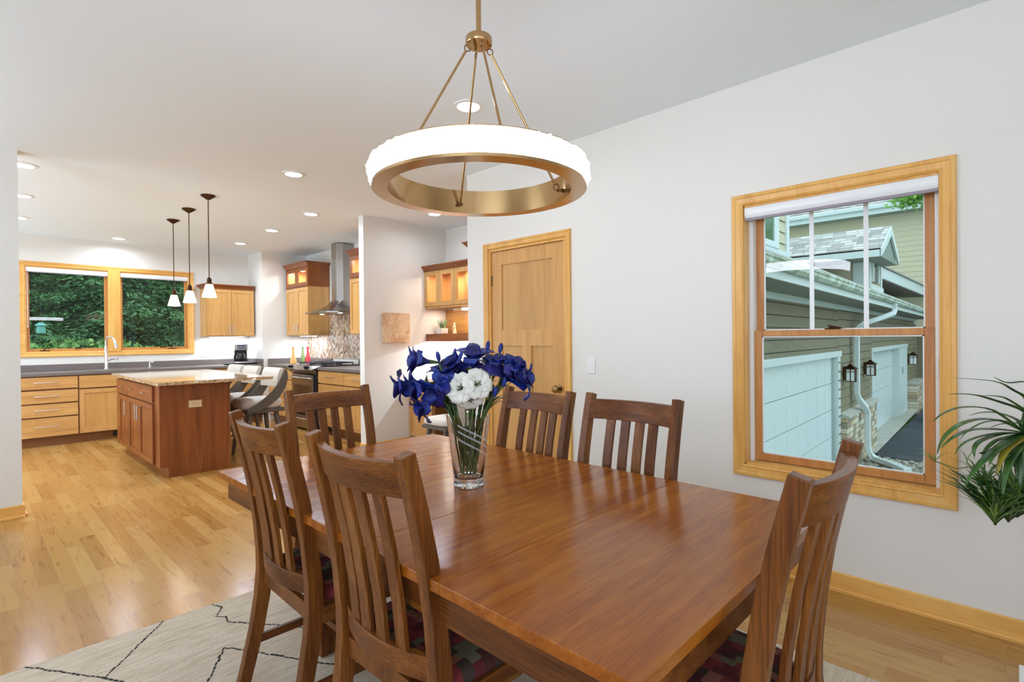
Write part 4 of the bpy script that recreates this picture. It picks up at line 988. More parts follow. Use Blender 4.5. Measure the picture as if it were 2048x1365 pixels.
blue = [  # u across, d depth, z height, opening direction (u,d,z), size, words
 (-.187,.0,1.281,(-1,-.3,.12),.074,'blue flower at the upper left of the bouquet, opening left'),
 (-.246,-.01,1.187,(-1,-.2,-.15),.066,'blue flower farthest left in the bouquet'),
 (-.190,-.03,1.183,(-1,-.5,-.2),.084,'large ragged blue flower just inside the farthest left one'),
 (-.163,-.04,1.112,(-1,-.4,-.55),.070,'lowest blue flower, hanging at the lower left of the bouquet'),
 (-.112,-.04,1.172,(-.3,-.8,-.5),.070,'blue flower left of the white blossoms, drooping'),
 (-.086,.01,1.250,(-.1,-.4,1),.070,'upright blue flower above and left of the white blossoms'),
 (-.048,.02,1.285,(-.85,-.3,.5),.066,'blue flower lying sideways over the middle of the bouquet'),
 (.022,.02,1.303,(.05,-.3,1),.076,'upright blue flower at the top centre of the bouquet'),
 (-.030,.05,1.245,(-.7,-.3,.25),.062,'blue flower tucked behind the white blossoms, top left'),
 (.042,.04,1.238,(.2,-.4,.7),.062,'blue flower tucked behind the white blossoms, top right'),
 (.078,.05,1.276,(.1,-.2,1),.054,'slim blue flower right of the top centre one'),
 (.108,.0,1.280,(.25,-.2,1),.056,'tall slim blue flower before the wooden door'),
 (.152,.0,1.236,(.45,-.6,.5),.080,'large blue flower right of the white blossoms'),
 (.176,.02,1.268,(.6,-.2,.8),.062,'topmost blue flower on the right side of the bouquet'),
 (.214,.0,1.213,(1,-.2,.15),.070,'blue flower farthest right in the bouquet'),
 (.178,-.01,1.226,(.8,-.5,.2),.056,'blue flower between the large right one and the farthest right one'),
 (-.080,-.05,1.196,(-.2,-.9,-.1),.052,'small blue flower touching the left edge of the white blossoms'),
]
rg = random.Random(21)
for i, (u, d, z, dr, s, lb) in enumerate(blue):
    p = fp(u, d, z-.066 if dr[2] > .45 else z-.056); dv = rv*dr[0] + fv*dr[1] + zv*dr[2]; dv.normalize()
    t = thing('blue_flower_stem', lb + ', in the glass vase', 'flower', tuple(V0 + zv*(TH+.05)), 0, 'blue flowers in the glass vase')
    o = Vector(t.location)
    path = stem_path(p - dv*s*1.1, dv, i*2.4, rg)
    MB().tube([q - o for q in path], [.0038]*(len(path)-1)+[.0028], 7).build('stem', STEM, t, smooth=True)
    bloom_blue(t, p - o, dv, s*1.02, rg)
    for k in range(5):
        q = path[2+k+k//2]; dd = (path[4+k+k//2]-q).normalized(); sd = dd.orthogonal().normalized(); sd = Matrix.Rotation(rg.uniform(0, 6.3), 3, dd) @ sd; L = rg.uniform(.05,.085)
        MB().leaf([q-o, q-o+dd*L*.4+sd*L*.03, q-o+dd*L*.75+sd*L*.05, q-o+dd*L+sd*L*.03], .010, .3).build('leaf', DKLEAF, t, smooth=True, solid=.0008, ang=80)
    for k in range(2):
        q = path[9+3*k if 9+3*k < len(path)-2 else -4]; nx = path[min(len(path)-1, 12+3*k)]
        dd = (nx-q).normalized(); sd = dd.orthogonal().normalized(); sd = Matrix.Rotation(rg.uniform(0, 6.3), 3, dd) @ sd
        L = rg.uniform(.05,.10)
        MB().leaf([q-o, q-o+dd*L*.4+sd*L*.12, q-o+dd*L*.75+sd*L*.32, q-o+dd*L*.9+sd*L*.6], .009, .3).build('leaf', STEM if k else DKLEAF, t, smooth=True, solid=.0008, ang=80)
for u, d, z, lb in ((-.108,-.0,1.235,'closed blue bud at the upper left'), (.073,.03,1.272,'closed blue bud highest in the middle'), (.121,.02,1.264,'closed blue bud highest on the right'), (.101,-.04,1.108,'small dark bud low on the right side'), (.135,-.03,1.142,'small blue bud under the large right flower')):
    p = fp(u, d, z); q = Vector((p.x-VX, p.y-VY, .12)).normalized(); dv = (q*.4 + zv).normalized()
    t = thing('flower_bud', lb + ' of the bouquet', 'flower', tuple(V0 + zv*(TH+.05)), 0, 'buds in the glass vase'); o = Vector(t.location)
    path = stem_path(p - dv*.012, dv, rg.uniform(0,6.3), rg)
    MB().tube([x - o for x in path], .0022, 6).build('stem', STEM, t, smooth=True)
    MB().tube([p-o-dv*.016, p-o-dv*.008, p-o+dv*.006, p-o+dv*.018, p-o+dv*.024], [.003,.007,.0092,.0065,.001], 9).build('bud', BLUEP, t, smooth=True)
# white blossoms
for u, d, z, dr, s, lb, n in ((-.022,-.07,1.128,(-.4,-1,.2),.048,'large white blossom left of centre in the bouquet',6), (.040,-.07,1.142,(.45,-1,.35),.048,'large white blossom right of centre in the bouquet',6), (.011,-.06,1.088,(.05,-1,-.7),.043,'lower white blossom hanging over the vase rim',5)):
    p = fp(u, d, z); dv = (rv*dr[0] + fv*dr[1] + zv*dr[2]).normalized(); uu = dv.orthogonal().normalized()
    t = thing('white_flower_stem', lb + ', in the glass vase', 'flower', tuple(V0 + zv*(TH+.05)), 0, 'white flowers in the glass vase'); o = Vector(t.location)
    path = stem_path(p - dv*.03, dv, rg.uniform(0,6.3), rg)
    MB().tube([x - o for x in path], .0034, 7).build('stem', STEM, t, smooth=True)
    for k in range(2):
        for j in range(n-3*k):
            a = 2*PI*j/(n-3*k) + k*.5 + rg.uniform(-.15,.15); sd = uu*math.cos(a) + dv.cross(uu)*math.sin(a)
            mb = MB(); petal(mb, p-o-dv*.02, dv, sd, s*(1.1-.40*k), s*(1.15-.3*k), 1.25-.5*k, .18, s*.07, rg)
            mb.build('petal', WHITEP, t, smooth=True, solid=.001, ang=80)
    mb = MB()
    for j in range(7):
        e = (dv + Vector((rg.uniform(-.4,.4), rg.uniform(-.4,.4), rg.uniform(-.4,.4)))).normalized()
        mb.tube([p-o-dv*.02, p-o-dv*.02+e*.032], [.001,.0018], 5)
    mb.build('stamens', STEM, t)

# ------------------------------------------------------------------ spider plant at the right, on a stand just out of frame
PX, PYY, PZ = 2.616, -.02, .951
st_ = thing('plant_stand', 'white plant stand, only its base corner shows at the bottom right', 'plant stand', (2.60,-.153,0))
MB().box((-.15,-.15,.0), (.15,.15,.05)).build('base', IVORY, st_, bevel=.004)
MB().lathe([(.04,.05),(.024,.09),(.022,.62),(.10,.66),(.10,.68),(.001,.68)], (.09,.03,0), n=24).build('pedestal', IVORY, st_, smooth=True)
pt = thing('spider_plant', 'spider plant with arching dark green leaves and hanging plantlets by the window', 'plant', (PX,PYY,PZ))
MB().lathe([(.001,-.27),(.075,-.27),(.085,-.25),(.115,-.02),(.118,-.015),(.105,-.015),(.10,-.05),(.001,-.05)], (.084,-.10,0), 28).build('pot', mat('pot_brown', (96,62,44), .4), pt, smooth=True)
def pp(zx, zy, d=0):
    k = 1 + d/1.87
    return rv*((1.829+(zx-870)/2122)*k - 1.829) + zv*((PZ-H+(550-zy)/2122)*k - (PZ-H)) + fv*d
arcs = [((340,135),(640,165),(780,235),(900,330),-.02,.011), ((635,128),(700,165),(760,180),(930,205),.05,.012), ((285,258),(450,262),(600,300),(900,420),-.06,.015), ((555,272),(650,278),(740,305),(900,430),.06,.016),
        ((180,465),(250,410),(400,362),(620,385),-.03,.011), ((205,710),(270,580),(420,480),(650,460),-.08,.015), ((240,665),(330,590),(480,535),(700,535),-.10,.014), ((335,720),(400,640),(520,590),(700,560),.0,.010),
        ((490,745),(488,680),(540,620),(700,570),-.04,.013), ((545,760),(570,690),(650,620),(760,590),.03,.013), ((415,960),(500,830),(620,720),(760,620),-.13,.017), ((660,870),(690,770),(740,680),(820,620),-.12,.016),
        ((720,930),(735,840),(790,720),(850,630),-.08,.018), ((840,1000),(835,860),(840,720),(865,620),-.1,.018), ((900,980),(890,840),(880,720),(880,620),-.06,.018), ((600,520),(660,498),(720,488),(840,490),.05,.007),
        ((1100,200),(1040,240),(980,330),(900,480),.0,.015), ((1250,420),(1120,400),(1000,440),(900,510),.03,.015), ((1300,700),(1200,560),(1050,510),(900,530),-.04,.016), ((1150,850),(1100,690),(1000,600),(900,560),-.08,.016), ((760,640),(700,610),(640,640),(560,720),-.05,.012), ((950,60),(930,180),(910,300),(890,450),.08,.014), ((540,800),(580,740),(640,690),(700,650),.02,.012), ((380,600),(470,520),(600,470),(760,480),.08,.010), ((450,420),(560,400),(680,410),(820,470),.10,.012), ((980,900),(960,780),(930,680),(890,600),-.05,.018), ((800,880),(790,780),(820,690),(860,620),-.02,.018), ((1000,150),(980,250),(940,350),(890,470),.03,.016), ((600,800),(640,720),(700,660),(780,610),-.16,.016), ((700,1060),(720,900),(770,760),(840,650),-.14,.014)]
for i, (tip, m1, m2, b0, d, w) in enumerate(arcs):
    dd = (b0[1] > 600)*0
    P = [pp(*b0, d*.35), pp(*m2, d*.8), pp(*m1, d), pp(*tip, d*1.1)]
    base = pp(875, 560, 0)
    P = [base] + P; out = []
    for k in range(len(P)-1):
        p0 = P[max(k-1,0)]; p1 = P[k]; p2 = P[k+1]; p3 = P[min(k+2,len(P)-1)]
        for s in range(4):
            x = s/4; out.append(.5*((2*p1) + (p2-p0)*x + (2*p0-5*p1+4*p2-p3)*x*x + (-p0+3*p1-3*p2+p3)*x**3))
    out.append(P[-1])
    MB().leaf(out, w, .35).build('leaf', YELLOWL if i == 11 else SPIDER, pt, smooth=True, solid=.0007, ang=80)
def plantlet(root, n, L, spread, mt, seed, src=None, d=0):
    rg = random.Random(seed); mb = MB(); c = pp(*root, d)
    for i in range(n):
        a = rg.uniform(0, 2*PI); tl = rg.uniform(.15, spread); l = L*rg.uniform(.55,1.1)
        h = Vector((math.cos(a), math.sin(a), 0)); v = (zv + h*tl).normalized()
        mb.leaf([c, c+v*l*.4, c+v*l*.75+h*l*.12, c+v*l*.95+h*l*.30-zv*l*.06], .0075*L/.2, .35)
    o = mb.build('plantlet', mt, pt, smooth=True, solid=.0006, ang=80)
    if src:
        s, q = pp(*src, d), pp((src[0]+root[0])/2, min(src[1],root[1])+60, d)
        MB().tube([s, q, c], .0018, 6).build('runner', STEM, o)
plantlet((645,1255), 60, .21, .75, SPIDER, 1, (760,700), -.08); plantlet((745,1235), 44, .19, .9, SPIDER, 2, (800,720), -.06); plantlet((640,1235), 22, .13, .9, YOUNG, 6, (760,720), -.1); plantlet((810,1200), 36, .2, 1.1, SPIDER, 5, (840,700), -.02); plantlet((850,1150), 30, .2, 1.2, YOUNG, 7, (860,700), -.1)
plantlet((188,765), 7, .055, 1.6, YOUNG, 3, (520,800), -.12); plantlet((430,770), 3, .05, .8, YOUNG, 4, (520,800), -.1); plantlet((560,960), 18, .10, 1.6, SPIDER, 8, (700,760), -.08)

# ------------------------------------------------------------------ outside the right window: garage wing
gw = thing('garage_building', 'tan garage wing with white garage doors outside the double-hung window', 'building', (7.3,2.40,0), rad(1.5))
def siding(mb, x0, x1, z0, z1, y, step=.175):
    z = z0
    while z < z1 - .01:
        h = min(step, z1-z); g = min(.016, h*.3)
        P = [(x,y+d,q) for d, q in ((.03,z+g),(-.024,z+g),(-.006,z+h),(.03,z+h)) for x in (x0, x1)]
        mb._add(P, [(0,1,3,2), (2,3,5,4), (4,5,7,6)]); z += step
mb = MB(); GZ = -1.9
siding(mb, -2.6, 4.45, .88, 1.895, 0); siding(mb, 4.45, 8.3, GZ, 1.895, 0); siding(mb, 8.3, 15.9, .93, 1.895, 0); siding(mb, 15.9, 19.1, GZ, 1.895, 0)
mb.box((-2.6,.03,1.0), (19.1,.3,1.9)).box((4.45,.03,GZ), (8.3,.3,1.0)).box((15.9,.03,GZ), (19.1,.3,1.0))
mb.build('siding_wall', SIDING, gw)
mb = MB()
for i in range(18):
    z = GZ + i*.175
    mb._add([(19.1-.018,-.02,z),(19.1-.018,-4,z),(19.1,-4,z+.175),(19.1,-.02,z+.175)], [(0,1,2,3)]); mb._add([(19.1,-.02,z),(19.1,-4,z),(19.1-.018,-4,z),(19.1-.018,-.02,z)], [(0,1,2,3)])
mb.build('siding_wall', SIDING, gw)
def gdoor(x0, x1, z0, z1, rec, jr):
    mb = MB(); n = 4; h = (z1-z0)/n; nc = max(2, int((x1-x0)/.62))
    for i in range(n):
        a = z0+i*h; mb.box((x0,rec,a+.006), (x1,rec+.05,a+h-.006))
        for c in range(nc):
            xa = x0+(x1-x0)*(c+.1)/nc; xb = x0+(x1-x0)*(c+.9)/nc
            for q in range(2):
                mb.box((xa,rec-.003,a+.05+q*(h-.1)/2), (xb,rec,a+.03+(q+.86)*(h-.08)/2))
    d = mb.build('garage_door', EXTW, gw, bevel=.004)
    t = MB().box((x0-.11,-.04,z1), (x1+jr+.02,rec,z1+.11)).box((x0-.11,-.04,z0-.3), (x0,rec+.04,z1)).box((x1,-.02,z0-.3), (x1+jr,rec+.04,z1)); t.build('door_trim', EXTW, d, bevel=.004)
gdoor(-2.45, 4.45, -1.22, .88, .10, .20); gdoor(8.40, 13.75, -1.46, .86, .18, 2.12)
# ledge stone between and beyond the doors
mb = MB(); mb.box((4.66,-.13,GZ), (8.28,0.02,-.30)); mb.build('stone_wainscot', STONE, gw, bevel=.01)
MB().prism([(4.64,-.17,-.30), (4.64,.0,-.24), (4.64,.0,-.30)], (3.68,0,0)).box((4.64,-.17,-.34), (8.32,0,-.30)).build('stone_cap', CONCR, gw, bevel=.004)
MB().box((15.92,-.30,GZ), (18.2,.02,-.48)).build('stone_wainscot', STONE, gw, bevel=.01); MB().box((15.9,-.34,-.48), (18.25,.0,-.40)).build('stone_cap', CONCR, gw, bevel=.004)
MB().box((14.4,-.03,-.02), (14.6,-.02,.2)).build('key_pad', mat('pad_grey', (120,136,128), .5), gw)
# eave
MB().box((-2.6,-.62,1.893), (19.1,.0,1.905)).build('soffit', SOFFIT, gw); MB().box((-2.6,-.035,1.80), (19.1,-.019,1.893)).build('frieze_board', EXTW, gw)
MB().box((-2.6,-.645,1.865), (19.1,-.62,1.99)).build('fascia', EXTW, gw)
mb = MB(); pr = [(-.646,1.955),(-.70,1.95),(-.735,1.985),(-.735,2.02),(-.748,2.03),(-.748,2.055),(-.735,2.06),(-.73,2.02),(-.70,1.97),(-.646,1.97)]
mb.prism([(-2.6,y,z) for y, z in pr], (21.6,0,0)); mb.build('gutter', MOSSW, gw)
mb = MB(); mb.prism([(-2.4,-.70,2.055), (-2.4,-.70,2.085), (-2.4,4.0,4.62), (-2.4,4.0,4.59)], (21.5,0,0)); mb.build('garage_roof', SHINGLE, gw)
mb = MB(); dp = [(6.55,-.68,1.96),(6.55,-.68,1.84),(6.45,-.66,1.74),(6.1,-.42,1.62),(5.80,-.20,1.52),(5.72,-.14,1.42),(5.72,-.12,1.25),(5.72,-.12,.05),(5.76,-.15,-.06),(5.92,-.25,-.26),(5.97,-.27,-.38),(5.97,-.27,-1.10)]
mb.bar(dp, .13, .10, (1,0,0)); mb.build('downspout', EXTW, gw, bevel=.012)
MB().bar([(5.97,-.27,-1.08),(5.97,-.30,-1.22),(5.9,-.42,-1.32),(5.6,-.7,-1.31),(4.95,-1.05,-1.28)], .14, .10, (1,.1,0)).build('downspout_elbow', EXTW, gw, bevel=.012)
# upper storey wall at the left, on the garage roof
b1 = thing('upper_storey', 'upper storey wall with a window above the garage roof, left edge of the double-hung window', 'building', (0,0,0))
mb = MB(); siding(mb, 5, 10.33, 2.72, 5, 3.0, .2); mb.box((5,3.02,2.72), (10.31,6,5)); mb.build('siding_wall', SIDING2, b1)
MB().box((10.20,2.96,2.7), (10.36,3.06,5)).box((5,2.965,2.66), (10.36,3.0,2.80)).build('corner_board', EXTW, b1)
f = MB().box((8.2,2.95,2.80), (9.76,2.99,2.90)).box((9.52,2.95,2.90), (9.76,2.99,4.6)).box((8.2,2.95,2.9), (8.4,2.99,4.6)).box((8.2,2.95,4.6), (9.76,2.99,4.7)).build('window_frame', EXTW, b1)
MB().box((8.4,2.97,2.9), (9.52,2.985,4.6)).build('window_pane', mat('green_window_glass', (70,104,62), .1), f)
# gabled dormer
dm = thing('gabled_dormer', 'small gabled dormer with shingled roof above the garage eave', 'dormer', (13.1,1.86,2.83))
rx, rz = .05, .71
for s, ex, nm in ((-1, -1.02, 'roof_slope'), (1, .98, 'roof_slope')):
    MB().prism([(rx,0,rz), (ex,0,.14), (ex,0,.10), (rx,0,rz-.05)], (0,4.6,0)).build(nm, SHINGLE, dm)
MB().box((-1.02,-.0,-.03), (-.98,4.6,.125)).build('fascia', EXTW, dm)
for ex in (-1.02, .98):
    s = -1 if ex < 0 else 1
    MB().prism([(rx,-.03,rz-.02), (ex,-.03,.12), (ex,-.03,-.02), (rx,-.03,rz-.20)], (0,.04,0)).build('rake_board', EXTW, dm)
MB().prism([(rx,.02,rz-.16), (-.95,.02,.0), (.92,.02,.0)], (0,.012,0)).build('gable_soffit', SOFFIT, dm)
MB().box((-.98,0,-.03), (.95,4.6,-.015)).build('soffit', SOFFIT, dm)
mb = MB(); siding(mb, -.2, 1.12, -.85, -.02, .34, .14)
for i in range(6):
    z = -.85+.14*i; mb._add([(-.218,.36,z),(-.218,4,z),(-.2,4,z+.14),(-.2,.36,z+.14)], [(3,2,1,0)])
mb.box((-.18,.36,-.85), (1.1,4,-.02)); mb.build('dormer_wall', SIDING2, dm)
MB().box((-.24,.30,-.85), (-.12,.42,-.02)).box((-.24,.42,-.85), (-.20,.60,-.02)).box((1.0,.30,-.85), (1.13,.36,-.02)).box((-.26,.28,-.70), (1.15,.33,-.50)).build('corner_board', EXTW, dm)
f = MB().box((.02,.28,-.42), (.10,.33,.0)).box((.62,.28,-.42), (.70,.33,.0)).build('window_frame', EXTW, dm); MB().box((.10,.31,-.42), (.62,.33,.0)).build('window_pane', mat('dark_window_glass', (52,66,58), .1), f)
# lower roof beyond and two-storey wall
lr = thing('porch_roof', 'white-edged lower roof sloping behind the dormer', 'roof', (16.8,2.6,0))
MB().prism([(0,0,2.83), (11,0,2.83), (11,0,3.20), (0,0,3.12)], (0,.06,0)).build('fascia', EXTW, lr); MB().box((0,.06,2.86), (11,2.5,2.88)).build('soffit', mat('dark_soffit', (88,86,74), .8), lr)
MB().prism([(0,-.05,3.12), (0,-.05,3.16), (0,2.5,4.2), (0,2.5,4.16)], (11,0,.05)).build('roof_shingles', SHINGLE, lr)
hb = thing('house_wall', 'two-storey cream sided house wall with gutter seen through the top panes', 'building', (28,0,0))
mb = MB(); z = 2.0
while z < 6.5:
    mb._add([(-.018,-6,z),(-.018,22,z),(0,22,z+.22),(0,-6,z+.22)], [(3,2,1,0)]); mb._add([(0,-6,z),(0,22,z),(-.018,22,z),(-.018,-6,z)], [(0,1,2,3)]); z += .22
mb.box((.01,-6,-2), (.4,22,6.6)); mb.build('siding_wall', SIDING2, hb)
MB().box((-.7,-7,6.52), (.3,23,6.58)).build('soffit', SOFFIT, hb); MB().box((-.72,-7,6.52), (-.68,23,6.78)).build('fascia', EXTW, hb); MB().box((-.86,-7,6.74), (-.72,23,6.90)).build('gutter', EXTW, hb)
MB().prism([(-.85,-7,6.92), (-.85,-7,6.98), (5,-7,9.4), (5,-7,9.34)], (0,30,0)).build('roof_shingles', SHINGLE, hb)
# wall lanterns
def lantern(label, x, z, k):
    p = Matrix.Translation((7.3,2.40,0)) @ Matrix.Rotation(rad(1.5), 4, 'Z') @ Vector((x,-.03,z))
    t = thing('wall_lantern', label, 'lantern', tuple(p), rad(1.5), 'bronze lanterns on the garage wall')
    s = k
    MB().box((-.07*s,-.02,-.16*s), (.07*s,0,.16*s)).build('back_plate', BRONZE, t, bevel=.004)
    MB().rings([[(-q,-.125*s-q*.8,zq), (q,-.125*s-q*.8,zq), (q,-.125*s+q*.75,zq), (-q,-.125*s+q*.75,zq)] for q, zq in ((.16*s,.10*s), (.16*s,.115*s), (.05*s,.19*s), (.03*s,.22*s))]).build('roof', BRONZE, t)
    MB().box((-.085*s,-.225*s,-.17*s), (.085*s,-.055*s,.10*s)).build('glass', LANTG, t)
    mb = MB()
    for a in (-.088, 0, .088):
        for b in (-.228, -.052): mb.box((a*s-.008,b*s-.006,-.18*s), (a*s+.008,b*s+.006,.105*s))
    for b in (-.14,):
        for a in (-.088, .088): mb.box((a*s-.006,b*s-.008,-.18*s), (a*s+.006,b*s+.008,.105*s))
    mb.box((-.1*s,-.24*s,-.19*s), (.1*s,-.04*s,-.17*s)).box((-.09*s,-.232*s,.03*s), (.09*s,-.05*s,.045*s)); mb.build('frame', BRONZE, t)
lantern('bronze wall lantern left of the white downspout', 4.93, .53, .86); lantern('bronze wall lantern right of the white downspout, beside the far garage door', 7.25, .52, .9); lantern('bronze wall lantern beyond the far garage door', 16.05, .43, 1.1)
# ground
one('driveway', MB().prism([(14.0,-14,-1.42), (27.9,-14,-1.42), (27.9,2.45,-1.42), (14.35,2.31,-1.42), (14.0,2.2,-1.42)], (0,0,.02)), ASPHALT, 'dark asphalt driveway in front of the far garage door', 'driveway')
one('garage_apron', MB().prism([(14.35,2.313,-1.42), (26.3,2.60,-1.42), (26.3,3.2,-1.42), (14.35,3.2,-1.42)], (0,0,.03)), CONCR, 'pale concrete strip along the far garage door', 'pavement')
rg = random.Random(4)
mb = MB().box((3.3,-6,-1.6), (13.99,2.9,-1.42))
for i in range(2600):
    x = rg.uniform(8.5,13.9); y = rg.uniform(-.6,2.35); s = rg.uniform(.03,.075); z = -1.41
    mb.rings([[(x+q*s*math.cos(a+i), y+q*s*.8*math.sin(a+i), z+h*s) for a in (0,1.05,2.1,3.14,4.19,5.24)] for q, h in ((1,-.1),(.85,.35),(.3,.55))])
gr = tag(mb.build('gravel_bed', GRAVEL, smooth=True, ang=60), 'river gravel bed below the window around the downspout elbow', 'gravel', None, 'stuff')
one('yard_ground', MB().box((3.3,-40,-2.2), (60,3.59,-1.63)).box((3.3,3.6,-2.2), (60,9.0,-1.9)), GRASS, 'ground around the garage wing outside the window', 'ground')

# ------------------------------------------------------------------ trees
def conifer(label, x, y, z, h, rad_, mt, seed, name='spruce_tree', dens=1.0):
    rg = random.Random(seed); t = thing(name, label, 'tree', (x,y,z), 0, 'evergreens behind the kitchen window')
    MB().tube([(0,0,0), (0,0,h*.5), (0,0,h)], [h*.022,h*.014,.01], 8).build('trunk', BARK, t)
    mb = MB(); nb = int(230*dens)
    for i in range(nb):
        q = (i+rg.random())/nb; zz = h*(.03+.95*q); L = rad_*(1-q)**.7*rg.uniform(.7,1.15)+.12; a = i*2.399+rg.uniform(-.4,.4)
        dr = Vector((math.cos(a), math.sin(a), 0)); sd = Vector((-dr.y, dr.x, 0)); n = max(5, int(L/.13)); dp_ = rg.uniform(.15,.45); cu = rg.uniform(.05,.22)
        for k in range(n):
            x_ = (k+1)/n; p = dr*(L*x_) + sd*(.06*math.sin(x_*5+i)) + Vector((0,0,zz - dp_*L*x_**1.3 + cu*L*x_**3)); wl = (.30*L*(1-x_*.8)+.10)*rg.uniform(.6,1.25)
            for s in (-1, 1):
                for f in (.25, .5, .75, 1.0):
                    e = p + sd*(s*wl*f) + dr*(wl*f*.6+rg.uniform(-.05,.05)) + Vector((0,0,-.35*wl*f*f+rg.uniform(-.05,.05))); w = rg.uniform(.014,.028)
                    u = (e-p + Vector((rg.uniform(-.08,.08), rg.uniform(-.08,.08), rg.uniform(-.10,.02)))).normalized(); v = u.cross(Vector((rg.uniform(-1,1), rg.uniform(-1,1), .8))).normalized(); l = rg.uniform(.07,.13)
                    mb._add([e-u*l*.5, e+v*w, e+u*l*.7, e-v*w], [(0,1,2,3)])
    mb.build('foliage', mt, t)
    return t
TW = [(-.9,15.6,.2,9,2.6,0,'left'), (.9,17.6,.6,11,2.8,0,'b'), (2.4,15.2,.2,9,2.3,0,'c'), (3.4,17.8,.7,10,2.6,1,'d'), (5.0,15.8,.3,9,2.4,2,'e'), (-.2,20,.8,15,4.2,1,'f'), (4.8,20.5,.8,15,4.2,1,'g'), (2.2,20,.8,16,4.2,1,'h'), (.6,24,1.2,17,4.6,1,'i'), (4.2,24.5,1.2,17,4.6,1,'j')]
TL = ['dark evergreen at the left edge of the kitchen window', 'tall evergreen behind the bird feeder in the left kitchen pane', 'evergreen with drooping branches between the two kitchen panes', 'dark evergreen in the middle of the right kitchen pane', 'light green evergreen at the right edge of the right kitchen pane',
      'tall dark evergreen far behind the left kitchen pane', 'tall dark evergreen far behind the right kitchen pane', 'tall dark evergreen far behind the kitchen window mullion', 'evergreen of the farthest row, behind the left kitchen pane', 'evergreen of the farthest row, behind the right kitchen pane']
for i, (x, y, z, h, r, m_, n) in enumerate(TW): conifer(TL[i], x, y, z, h, r, CONIF[m_], 100+i, dens=1.0 if i < 5 else .75)
# sloping lawn
mb = MB(); R = []
for j in range(16):
    y = 9.56 + j*2.0; R.append([(-16+i*2.0, y, -.45 + max(0, (y-11))*.115 + max(0, y-25)*1.1 + .05*math.sin(i*1.7+j)) for i in range(20)])
mb.rings(R, False, False); one('lawn', mb, GRASS, 'green lawn rising behind the kitchen window', 'lawn', smooth=True)
rg = random.Random(31)
def bush(label, x, y, z, r, mt, n=900, lf=.05, name='shrub', group=None):
    t = thing(name, label, 'shrub', (x,y,z), 0, group); mb = MB()
    for i in range(n):
        a = rg.uniform(0,2*PI); b = rg.uniform(-.2,1.4); q = r*rg.uniform(.6,1.0); p = Vector((math.cos(a)*math.cos(b)*q, math.sin(a)*math.cos(b)*q, max(0, math.sin(b)*q*.8)+.03))
        u = Vector((rg.uniform(-1,1), rg.uniform(-1,1), rg.uniform(-.3,1))).normalized(); v = u.orthogonal().normalized(); l = lf*rg.uniform(.7,1.4)
        mb._add([p, p+v*l*.35+u*l*.5, p+u*l, p-v*l*.35+u*l*.5], [(0,1,2,3)])
    mb.build('foliage', mt, t); MB().tube([(0,0,-.02), (0,0,r*.6)], [.02,.01], 6).build('stem', BARK, t)
SHRUBL = leafmat('bright_shrub_leaf', (84,128,56), (176,212,120), 8, .7)
for i, (x, y, z, r, lb) in enumerate(((1.75,14.0,-.05,1.75,'low green shrub under the bird feeder in the left kitchen pane'), (.5,13.5,-.1,1.7,'low green shrub at the bottom left of the left kitchen pane'), (2.9,13.9,-.1,1.55,'low green shrub at the lower right of the left kitchen pane'), (4.1,14.2,-.0,1.5,'low green shrub at the bottom of the right kitchen pane'))):
    bush(lb, x, y, z, r, SHRUBL, 4200, .11, group='shrubs behind the kitchen window')
bush('dark bush at the far end of the garage wall, right edge of the window', 21.0, .9, -1.6, 1.3, CONIF[1], 1500, .14)
# overhanging leafy branch outside the right window
t = thing('tree_branch', 'bright green leafy branch hanging into the top right of the double-hung window', 'tree', (9.2,0,3.2))
MB().tube([(2.6,-3.4,-4.6), (2.4,-3.0,.2), (1.4,-1.2,1.2), (.3,.3,.6), (0,1.1,.0)], [.12,.1,.06,.03,.01], 8).build('branch', BARK, t)
mb = MB()
for i in range(1500):
    c = rg.choice(((0,1.12,.02,.18), (0,.95,.06,.22), (0,.85,.12,.22), (.1,.62,.3,.4), (.3,.2,.6,.6)))
    p = Vector((c[0]+rg.gauss(0,.5)*c[3], c[1]+rg.gauss(0,.5)*c[3], c[2]+rg.gauss(0,.35)*c[3])); l = rg.uniform(.04,.075)
    u = Vector((rg.uniform(-1,1), rg.uniform(-1,1), rg.uniform(-1,.4))).normalized(); v = u.orthogonal().normalized()
    mb._add([p, p+v*l*.4+u*l*.5, p+u*l, p-v*l*.4+u*l*.5], [(0,1,2,3)])
mb.build('foliage', leafmat('maple_leaf', (84,140,40), (160,206,84), 6, .6), t)
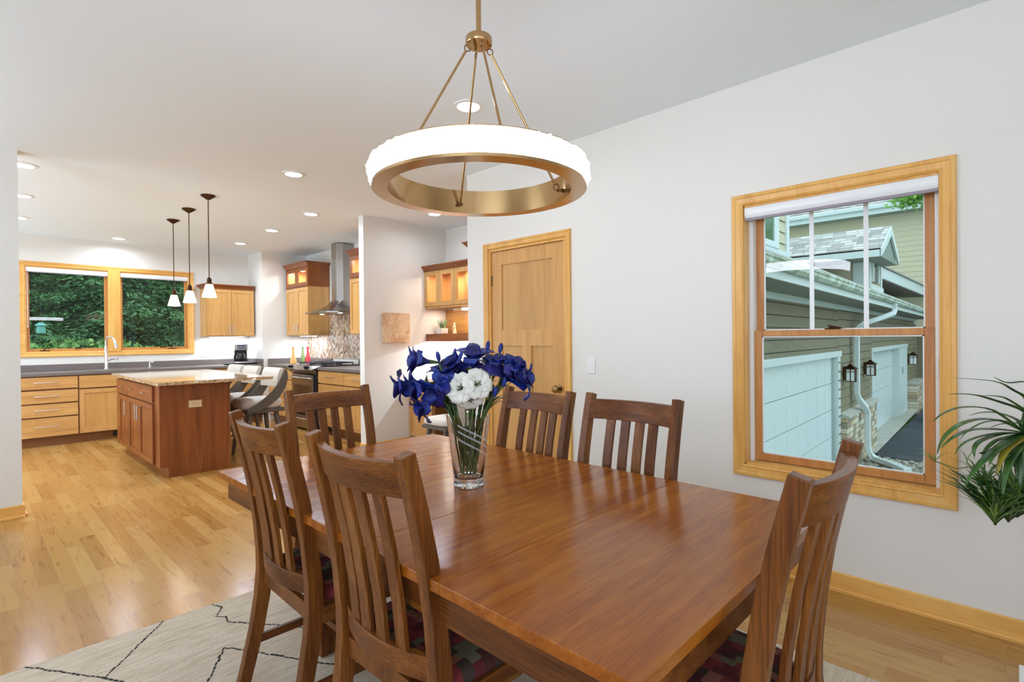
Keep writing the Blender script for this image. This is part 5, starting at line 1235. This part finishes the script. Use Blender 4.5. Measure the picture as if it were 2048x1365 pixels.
# bird feeder
t = thing('bird_feeder', 'pale teal bird feeder hanging on a crook pole outside the left kitchen pane', 'bird feeder', (.842,11.6,1.515))
MB().lathe([(.001,-.06),(.052,-.06),(.060,-.05),(.054,.05),(.048,.08),(.001,.08)], n=18).build('seed_tube', TEAL, t, smooth=True)
MB().lathe([(.080,.072),(.074,.084),(.03,.115),(.001,.118)], n=18).build('roof', TEAL, t, smooth=True)
MB().tube([(-.02,0,.105), (0,0,.30), (.02,0,.105)], .006, 6).build('hanger', STEEL, t)
MB().tube([(0,0,.29), (.0,0,.36), (-.06,0,.42), (-.14,0,.36), (-.15,0,.2), (-.15,0,-1.93)], .009, 8).build('crook_pole', BLACKM, t)

# ------------------------------------------------------------------ world and view
w = bpy.data.worlds.new('overcast'); bpy.context.scene.world = w; w.use_nodes = True
bg = w.node_tree.nodes['Background']; bg.inputs[0].default_value = (.90,.96,1.0,1); bg.inputs[1].default_value = 2.1
for loc, rot, sx, sy in (((-2.62,-.62,1.77), (0,-PI/2,0), 1.72, 2.3), ((-2.62,4.18,1.77), (0,-PI/2,0), 1.72, 2.0), ((-2.62,7.4,1.32), (0,-PI/2,0), 2.6, 3.5), ((-.52,-2.05,1.55), (PI/2,0,0), 3.3, 2.05)):
    l = bpy.data.lights.new('daylight_portal', 'AREA'); l.shape = 'RECTANGLE'; l.size = sx; l.size_y = sy; l.cycles.is_portal = True
    o = bpy.data.objects.new('daylight_portal', l); C.objects.link(o); o.location = loc; o.rotation_euler = rot
for loc, sx, sy, en in (((-2.48,-.62,1.77), 1.7, 2.2, 60), ((-2.48,4.18,1.77), 1.7, 1.9, 60), ((-2.48,7.4,1.32), 2.5, 3.4, 75)):
    o = area(loc, en, sx, sy, (.80,.91,1), (0,rad(-124),0)); o.name = 'added_ceiling_fill'  # extra fill lamps added at the unseen openings, tilted up to brighten the ceiling
sc = bpy.context.scene
sc.view_settings.view_transform = 'Standard'; sc.view_settings.look = 'None'; sc.view_settings.gamma = 1; sc.view_settings.exposure = .02; sc.view_settings.use_white_balance = True; sc.view_settings.white_balance_temperature = 5700; sc.view_settings.use_curve_mapping = False
